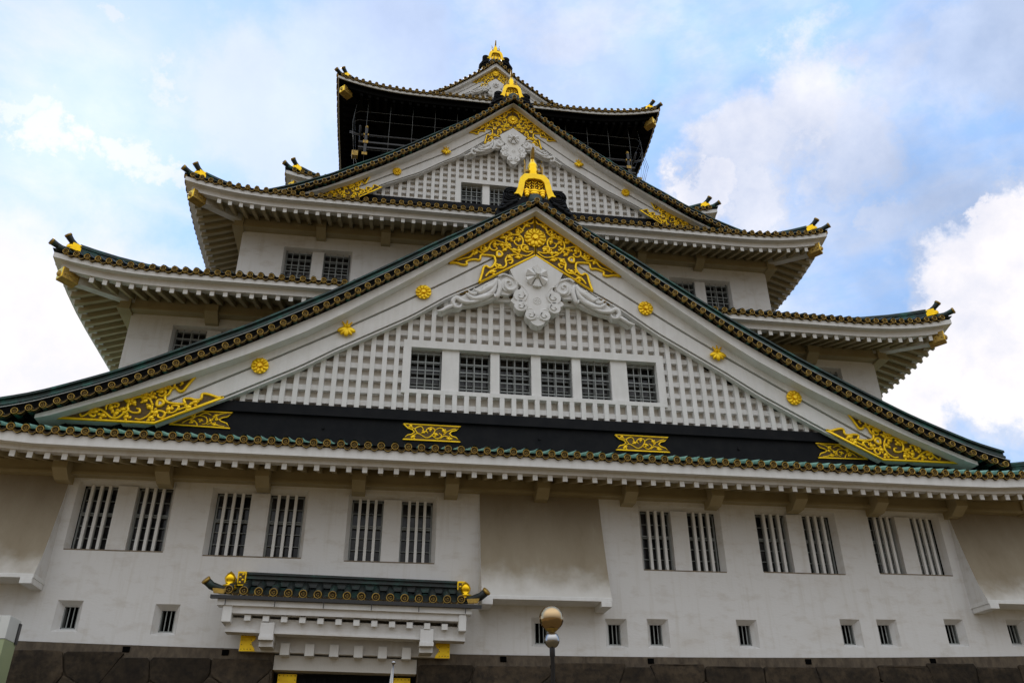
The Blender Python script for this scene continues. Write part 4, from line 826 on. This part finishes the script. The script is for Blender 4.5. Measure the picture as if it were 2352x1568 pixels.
for x in (-7.8, 7.8):
    m = M(); m.box(x - .08, x + .08, 9.76, 9.98, 28.35, 30.15); m.build('rail_post', PBK, bal)
    m = M(); m.ell((x, 9.86, 30.28), (.10, .10, .14), 0, 10, 8); m.box(x - .15, x + .15, 9.76, 9.99, 29.6, 29.74); m.box(x - .15, x + .15, 9.72, 9.755, 28.98, 29.2); m.box(x - .15, x + .15, 9.7, 9.745, 28.1, 28.3)
    m.build('gold_post_fittings', OGD, bal, bevel=.015)
    sg = 1 if x > 0 else -1
    m = M(); m.box(sg * 8.15, sg * 8.5, 9.65, 10.0, 27.95, 28.32); m.box(sg * 7.1, sg * 7.9, 9.9, 9.95, 27.3, 27.6); m.build('gold_corner_block', OGD, bal, bevel=.02)
for x in (-5.2, -2.6, 0, 2.6, 5.2):
    m = M(); m.box(x - .1, x + .1, 9.78, 9.96, 28.35, 29.25); m.build('rail_post', PBK, bal); m = M(); m.box(x - .1, x + .1, 9.75, 9.775, 28.85, 28.95); m.build('gold_post_fittings', GLS, bal)
m = M()
zc = [31.95, 30.9, 30.2, 29.4, 28.2, 27.2]; yc = [9.35, 9.25, 9.22, 9.25, 9.4, 9.7]; xc = [8.45, 8.55, 8.6, 8.55, 8.4, 8.1]
for i in range(-6, 7):
    x = i * 1.3; m.tube([(x, b, a) for a, b in zip(zc, yc)], .011, 4)
for sg in (-1, 1): m.tube([(sg * a, b + .2, c) for a, b, c in zip(xc, yc, zc)], .011, 4)
for j in (0, 1, 2, 4): m.tube([(-xc[j], yc[j] + 4, zc[j]), (-xc[j], yc[j] + .25, zc[j]), (-xc[j] + .3, yc[j], zc[j]), (xc[j] - .3, yc[j], zc[j]), (xc[j], yc[j] + .25, zc[j]), (xc[j], yc[j] + 4, zc[j])], .009, 4)
for k in range(3): m.tube([(8.5 + .1 * k, 9.6, 30.2), (8.75 + .12 * k, 9.7, 29.2), (8.55 + .1 * k, 9.8, 28.3), (8.2 + .1 * k, 9.9, 27.3)], .014, 4)
m.build('bird_net', WIR, bal)

# ------------------------------------------------------------------ canopy over the gate
cn = empty('gate_canopy', keep, 'small green tiled canopy roof above the gate')
X0, X1 = -9.72, -2.78; XM = (X0 + X1) / 2; n = 17; pc = (X1 - X0) / (n - 1)
caps = M(); ro = M(); prev = None
for i in range(n):
    x = X0 + pc * i; z = 1.40 - .008 * i
    t = abs(i - 8) / 8; z += .04 * t ** 4
    ring_cap(caps, x, -1.35, z, .125); 
    if prev: pan(caps, prev, (x, -1.35, z), .125)
    prev = (x, -1.35, z)
    ro.tube([(x, -1.3, z), (x, -.95, z + .19), (x, -.5, z + .42)], .12, 8)
caps.build('tile_end_row', [OGD, TDK, TDK], cn)
ro.add([(X0 - .3, -1.33, 1.33), (X1 + .3, -1.33, 1.2), (X1 + .1, -.45, 1.66), (X0 - .1, -.45, 1.78)], [(0, 1, 2, 3)], 0)
ro.build('roof_tiles', DTL, cn)
m = M()
def slant(m, x0, x1, y0, y1, za, zb, h, mi=0): m.hexa([(x0, y0, za), (x1, y0, zb), (x1, y1, zb), (x0, y1, za), (x0, y0, za + h), (x1, y0, zb + h), (x1, y1, zb + h), (x0, y1, za + h)], mi)
slant(m, -9.38, -2.85, -.62, -.02, 1.74, 1.63, .10); slant(m, -9.38, -2.85, -.55, -.02, 1.84, 1.73, .09); slant(m, -9.38, -2.85, -.64, -.02, 1.93, 1.82, .05); slant(m, -9.38, -2.85, -.55, -.02, 1.98, 1.87, .09); slant(m, -9.38, -2.85, -.62, -.02, 2.07, 1.96, .07)
m.build('canopy_ridge', DTL, cn)
for x, z in ((-9.5, 1.7), (-2.72, 1.58)):
    m = M(); m.box(x - .13, x + .13, -.68, -.05, z, z + .44); m.box(x - .09, x + .09, -.7, -.68, z + .05, z + .38, 1)
    for k in range(4): m.ell((x + (.04 if k % 2 else -.04), -.7, z + .1 + .08 * k), (.045, .02, .04), 0, 7, 4)
    m.build('gold_ridge_end', [GLD, BRN], cn, bevel=.015)
for x, z, sg in ((-9.78, 1.56, -1), (-2.62, 1.44, 1)):
    m = M(); m.lathe([(.0, .0), (.2, .02), (.2, .07), (.1, .1), (.15, .2), (.17, .3), (.1, .42), (0, .5)], (x, -1.0, z), 14); m.ell((x, -1.02, z - .02), (.24, .16, .09), 0, 12, 6); m.build('gold_peach_finial', GLS, cn)
    m = M(); m.tube([(x - sg * .15, -.9, z - .05), (x + sg * .2, -1.2, z - .1), (x + sg * .45, -1.35, z - .02), (x + sg * .6, -1.45, z + .1)], [.13, .13, .12, .12], 10, 1); m.tube([(x + sg * .59, -1.44, z + .09), (x + sg * .63, -1.47, z + .13)], .14, 12, 0); m.prism([(x + sg * .0, z - .12), (x + sg * .4, z - .1), (x + sg * .35, z - .24), (x + sg * .05, z - .26)], -1.42, -1.36, 0); m.build('upturned_tile_end', [OGD, DTL], cn)
m = M(); slant(m, -10.2, -2.15, -1.45, -1.3, 1.17, 1.04, .1); m.build('gutter', PBK, cn)
m = M()
for i in range(6): x = -9.75 + i * 1.42; m.box(x - .012, x + .012, -1.44, -1.41, .98 - .02 * i, 1.2 - .02 * i)
m.build('gutter_hooks', PBK, cn)
m = M(); slant(m, -10.0, -2.45, -1.32, -.9, 1.0, .88, .16); m.build('eave_fascia', WHT, cn)
m = M(); slant(m, -9.6, -2.75, -1.22, -.8, .79, .68, .25); m.build('lower_fascia', PLA, cn)
for x0, x1, z in ((-9.82, -9.55, .52), (-2.84, -2.6, .38)): m = M(); m.box(x0, x1, -1.28, -.0, z, z + .5); m.build('side_board', WHT, cn, bevel=.03)
m = M(); m.add([(-9.6, -1.2, .78), (-2.75, -1.2, .67), (-2.75, 0, 1.05), (-9.6, 0, 1.15)], [(0, 1, 2, 3)]); m.build('soffit', SOF, cn)
for i in range(12):
    x = -9.1 + i * .532; z = .6 - .0145 * i; m = M(); m.hexa([(x - .09, -1.15, z), (x + .09, -1.15, z), (x + .09, 0, z + .3), (x - .09, 0, z + .3), (x - .09, -1.15, z + .17), (x + .09, -1.15, z + .17), (x + .09, 0, z + .47), (x - .09, 0, z + .47)]); m.build('rafter', WHT, cn)
m = M(); slant(m, -9.72, -2.6, -.95, -.5, .36, .2, .36); slant(m, -9.72, -2.6, -1.0, -.48, .3, .14, .058); m.build('long_beam', PLA, cn)
for x, z in ((-8.5, .2), (-3.78, .1)):
    m = M(); m.box(x - .2, x + .2, -1.12, -.0, z - .02, z + .36); m.box(x - .215, x + .215, -1.16, -.0, z - .14, z - .025); m.box(x - .2, x + .2, -.95, -.0, z - .3, z - .145); m.build('bracket', PLA, cn, bevel=.01)

# ------------------------------------------------------------------ gate below
gt = empty('gate', keep, 'dark gate opening with white lintel and gold corner plates')
m = M(); m.hexa([(-9.35, -.3, -.13), (-3.0, -.3, -.25), (-3.0, .2, -.25), (-9.35, .2, -.13), (-9.35, -.3, .5), (-3.0, -.3, .4), (-3.0, .2, .4), (-9.35, .2, .5)]); m.build('lintel', PLA, gt)
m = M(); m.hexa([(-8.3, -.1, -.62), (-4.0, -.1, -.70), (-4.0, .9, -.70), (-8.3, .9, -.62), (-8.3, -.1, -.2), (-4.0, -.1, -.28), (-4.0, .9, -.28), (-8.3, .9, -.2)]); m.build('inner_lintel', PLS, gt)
for i in range(6):
    x = -7.98 + i * .727; z = -.26 - .014 * i; m = M(); m.box(x - .135, x + .135, -.52, .3, z, z + .34); m.build('lintel_block', WHT, gt, bevel=.008)
for sx, c in ((1, -9.33), (-1, -3.01)):
    m = M(); z = -.14 if sx > 0 else -.26; m.prism([(c, z), (c + sx * .46, z), (c + sx * .42, z + .1), (c + sx * .35, z + .18), (c + sx * .33, z + .26), (c + sx * .4, z + .3), (c + sx * .45, z + .38), (c + sx * .38, z + .5), (c + sx * .38, z + .56), (c, z + .58)], -.33, -.3)
    for a in range(4):
        for b in range(4):
            if a in (0, 3) or b in (0, 3): m.cyl(c + sx * (.05 + .09 * a), z + .06 + .13 * b, -.345, -.33, .014, 6, 1)
    m.build('gold_corner_plate', [GLD, BRN], gt)
m = M(); m.box(-8.3, -4.0, .5, .7, -5.78, -.66)
for i in range(9): x = -7.4 + i * .31; m.box(x - .05, x + .05, .42, .5, -5.6, -.78)
m.build('gate_leaf', BLK, gt)
for x0, x1 in ((-8.18, -7.62), (-4.7, -4.16)):
    m = M(); z1 = -.68 if x0 < -6 else -.76; m.box(x0, x1, .36, .41, z1 - 1.6, z1)
    for k in range(5):
        m.cyl(x0 + .05 + k * (x1 - x0 - .1) / 4, z1 - .05, .345, .36, .014, 6, 1)
        m.cyl(x0 + .04, z1 - .05 - k * .12, .345, .36, .014, 6, 1); m.cyl(x1 - .04, z1 - .05 - k * .12, .345, .36, .014, 6, 1)
    for k in (.32, .68): m.cyl(x0 + (x1 - x0) * k, z1 - .42, .34, .36, .08, 10, 1); m.ell((x0 + (x1 - x0) * k, .35, z1 - .3), (.035, .02, .05), 1, 6, 4)
    m.build('gold_gate_plate', [GLD, BRN], gt)

# ------------------------------------------------------------------ stone base
m = M()
def stone(m, poly, y, th, mi=0):
    n = len(poly); cx = sum(p[0] for p in poly) / n; cz = sum(p[1] for p in poly) / n
    lay = [(1, .0, 0), (1, -.0, th * .75), (.985, 0, th * .93), (.95, 0, th)]
    o = []
    for k, (s_, _, t) in enumerate(lay):
        for (x, z) in poly:
            j = random.uniform(-.006, .006)
            o.append((cx + (x - cx) * s_ + j, y - t + .02 * math.sin(x * 3 + z * 5), cz + (z - cz) * s_ + j))
    fs = [(i * n + k, i * n + (k + 1) % n, (i + 1) * n + (k + 1) % n, (i + 1) * n + k) for i in range(3) for k in range(n)] + [tuple(3 * n + k for k in range(n))]
    m.add(o, fs, mi)
def clip(P, a, b, c):
    # keep the side a*x+b*z<=c
    o = []
    for i in range(len(P)):
        p, q = P[i], P[(i + 1) % len(P)]; dp, dq = a * p[0] + b * p[1] - c, a * q[0] + b * q[1] - c
        if dp <= 0: o.append(p)
        if dp * dq < 0: t = dp / (dp - dq); o.append((p[0] + (q[0] - p[0]) * t, p[1] + (q[1] - p[1]) * t))
    return o
def masonry(x0, x1, sx, sz):
    C = []; z = -.85; row = 0
    while z > -6.2:
        x = x0 + random.uniform(0, sx)
        while x < x1: C.append((x + random.uniform(-.2, .2) * sx, z + random.uniform(-.3, .3) * sz)); x += sx * random.choice((.55, .8, 1, 1.3))
        z -= sz; row += 1
    for i, (cx, cz) in enumerate(C):
        tz = -.30 + bow(cx) + random.uniform(-.10, .05)
        P = [(max(x0, cx - 3), -5.8), (min(x1, cx + 3), -5.8), (min(x1, cx + 3), tz + random.uniform(-.05, .05)), (max(x0, cx - 3), tz)]
        for j, (dx, dz) in enumerate(C):
            if j == i or abs(dx - cx) > 4 or abs(dz - cz) > 4: continue
            a, b = dx - cx, dz - cz; l = math.hypot(a, b)
            if l < .05: continue
            P = clip(P, a / l, b / l, (a * (cx + dx) / 2 + b * (cz + dz) / 2) / l - .013)
            if len(P) < 3: break
        if len(P) < 3: continue
        # round the corners a little and roughen the sides
        Q = []
        for k in range(len(P)):
            p, q, n_ = P[k - 1], P[k], P[(k + 1) % len(P)]
            for o_ in (p, n_):
                d = math.hypot(o_[0] - q[0], o_[1] - q[1]) or 1; t = min(.3, random.uniform(.03, .09) / d); Q.append((q[0] + (o_[0] - q[0]) * t, q[1] + (o_[1] - q[1]) * t))
            d = math.hypot(n_[0] - q[0], n_[1] - q[1])
            if d > .5: m_ = random.uniform(.35, .65); Q.append((q[0] + (n_[0] - q[0]) * m_ + random.uniform(-.012, .012), q[1] + (n_[1] - q[1]) * m_ + random.uniform(-.012, .012)))
        stone(m, Q, -.10 - .08 * max(0, -cz - .35), random.uniform(.08, .15))
masonry(-22, -8.35, 1.35, 1.0); masonry(-3.95, 22, 1.9, 1.15)
base = empty('stone_base', None, 'dark weathered stone retaining wall under the white keep walls', 'stone wall')
m.build('stone_facing', STN, base)
m = M()
for a, b in ((-22, -8.32), (-3.98, 22)):
    xs = [a + (b - a) * i / 30 for i in range(31)]
    for p, q in zip(xs, xs[1:]):
        m.add([(p, .02, bow(p) + .0), (q, .02, bow(q)), (q, -.08, bow(q) - .02), (p, -.08, bow(p) - .02), (p, -.12, bow(p) - .35), (q, -.12, bow(q) - .35), (q, -.55, -5.8), (p, -.55, -5.8)], [(0, 1, 2, 3), (3, 2, 5, 4), (4, 5, 6, 7)])
for x in (-8.32, -3.98): m.add([(x, -.08, -.05), (x, 1.2, -.05), (x, 1.2, -5.8), (x, -.55, -5.8)], [(0, 1, 2, 3)])
m.build('mortar_face', MRT, base)
for x in (-12.6, -9.75, -1.3, 3.5, 8.9, 13.4, 17.5): m = M(); z = bow(x) - .13; m.box(x - .1, x + .1, -.13, .0, z - .09, z + .07); m.build('drain_hole', DRK, base)
m = M(); xs = [-18.4 + 36.8 * i / 24 for i in range(25)]
for p, q in zip(xs, xs[1:]): m.add([(p, 0, bow(p)), (q, 0, bow(q)), (q, 1.3, bow(q)), (p, 1.3, bow(p))], [(0, 1, 2, 3)])
m.build('wall_underside', PLA, keep)

# ------------------------------------------------------------------ street lamp, flag, panelled tower, ground
GZ = -5.78
lamp = empty('street_lamp', None, 'black street lamp post topped by a mirrored globe over a small steel ball', 'street lamp', (-2.10, -12, GZ))
lx, lz, R_ = 0, -1.205 - GZ, .228
m = M(); m.lathe([(0, R_)] + [(R_ * math.sin(a), R_ * math.cos(a)) for a in [PI * k / 18 for k in range(1, 15)]] + [(.085, -R_ * .93)], (0, 0, lz), 32); m.build('globe', CHR, lamp)
m = M(); m.lathe([(.125, -.16), (.12, -.2), (.075, -.235), (.06, -.25), (.06, -.28)], (0, 0, lz), 24); m.build('globe_collar', OGD, lamp)
m = M(); b = .139; zb = lz - .385; m.lathe([(.04, b)] + [(b * math.sin(a), b * 1.05 * math.cos(a)) for a in [PI * k / 14 for k in range(1, 14)]], (0, 0, zb), 28); m.build('steel_ball', BST, lamp)
m = M(); m.lathe([(.05, zb - .13), (.05, zb - .28), (.037, zb - .3), (.037, 1.2), (.06, 1.15), (.065, .3), (.13, .25), (.13, 0)], (0, 0, 0), 16); m.build('post', PBK, lamp)
fl = empty('flag_pole', None, 'thin pole with silver ball tip and furled white cloth in front of the gate', 'flag pole', (-4.87, -8.3, GZ))
ht = -1.515 - GZ
m = M(); m.tube([(0, 0, 0), (0, 0, ht)], .016, 8); m.build('pole', BST, fl)
m = M(); m.ell((0, 0, ht + .01), (.045, .045, .04), 0, 12, 8); m.build('ball_tip', BST, fl)
m = M(); P = []; nr = 12
for k in range(9):
    t = k / 8; r = .01 + .075 * t ** .8; z = ht - .1 - 1.5 * t; cx = -.02 - .06 * t
    for j in range(nr): a = 2 * PI * j / nr; rr = r * (1 + .25 * math.sin(3 * a + 2 * t)); P.append((cx + rr * math.cos(a), rr * .6 * math.sin(a), z))
m.add(P, [(i * nr + j, i * nr + (j + 1) % nr, (i + 1) * nr + (j + 1) % nr, (i + 1) * nr + j) for i in range(8) for j in range(nr)], 0, True); m.build('furled_cloth', CLT, fl)
tw = empty('panelled_tower', None, 'white and pale green panelled box tower cut by the left edge, before the stone base', 'tower', (-16.5, -3, GZ))
h = .27 - GZ
m = M(); m.box(-1.2, 1.36, 0, .8, h - .58, h); m.box(1.365, 1.6, -.005, .8, h - .58, h + .002); m.build('upper_panels', PNW, tw, bevel=.01)
m = M(); m.box(-1.2, 1.36, .003, .8, 0, h - .59); m.box(1.365, 1.6, -.003, .8, 0, h - .59); m.build('lower_panels', PNG, tw)
m = M(); m.box(1.6, 1.63, .66, .82, h - .62, h - .08); m.box(-1.2, 1.61, -.008, .0, h - .592, h - .578); m.build('dark_edge_trim', PBK, tw)
m = M(); m.add([(-600, -600, GZ), (600, -600, GZ), (600, 600, GZ), (-600, 600, GZ)], [(0, 1, 2, 3)]); g = m.build('ground', GRV); g['kind'] = 'structure'
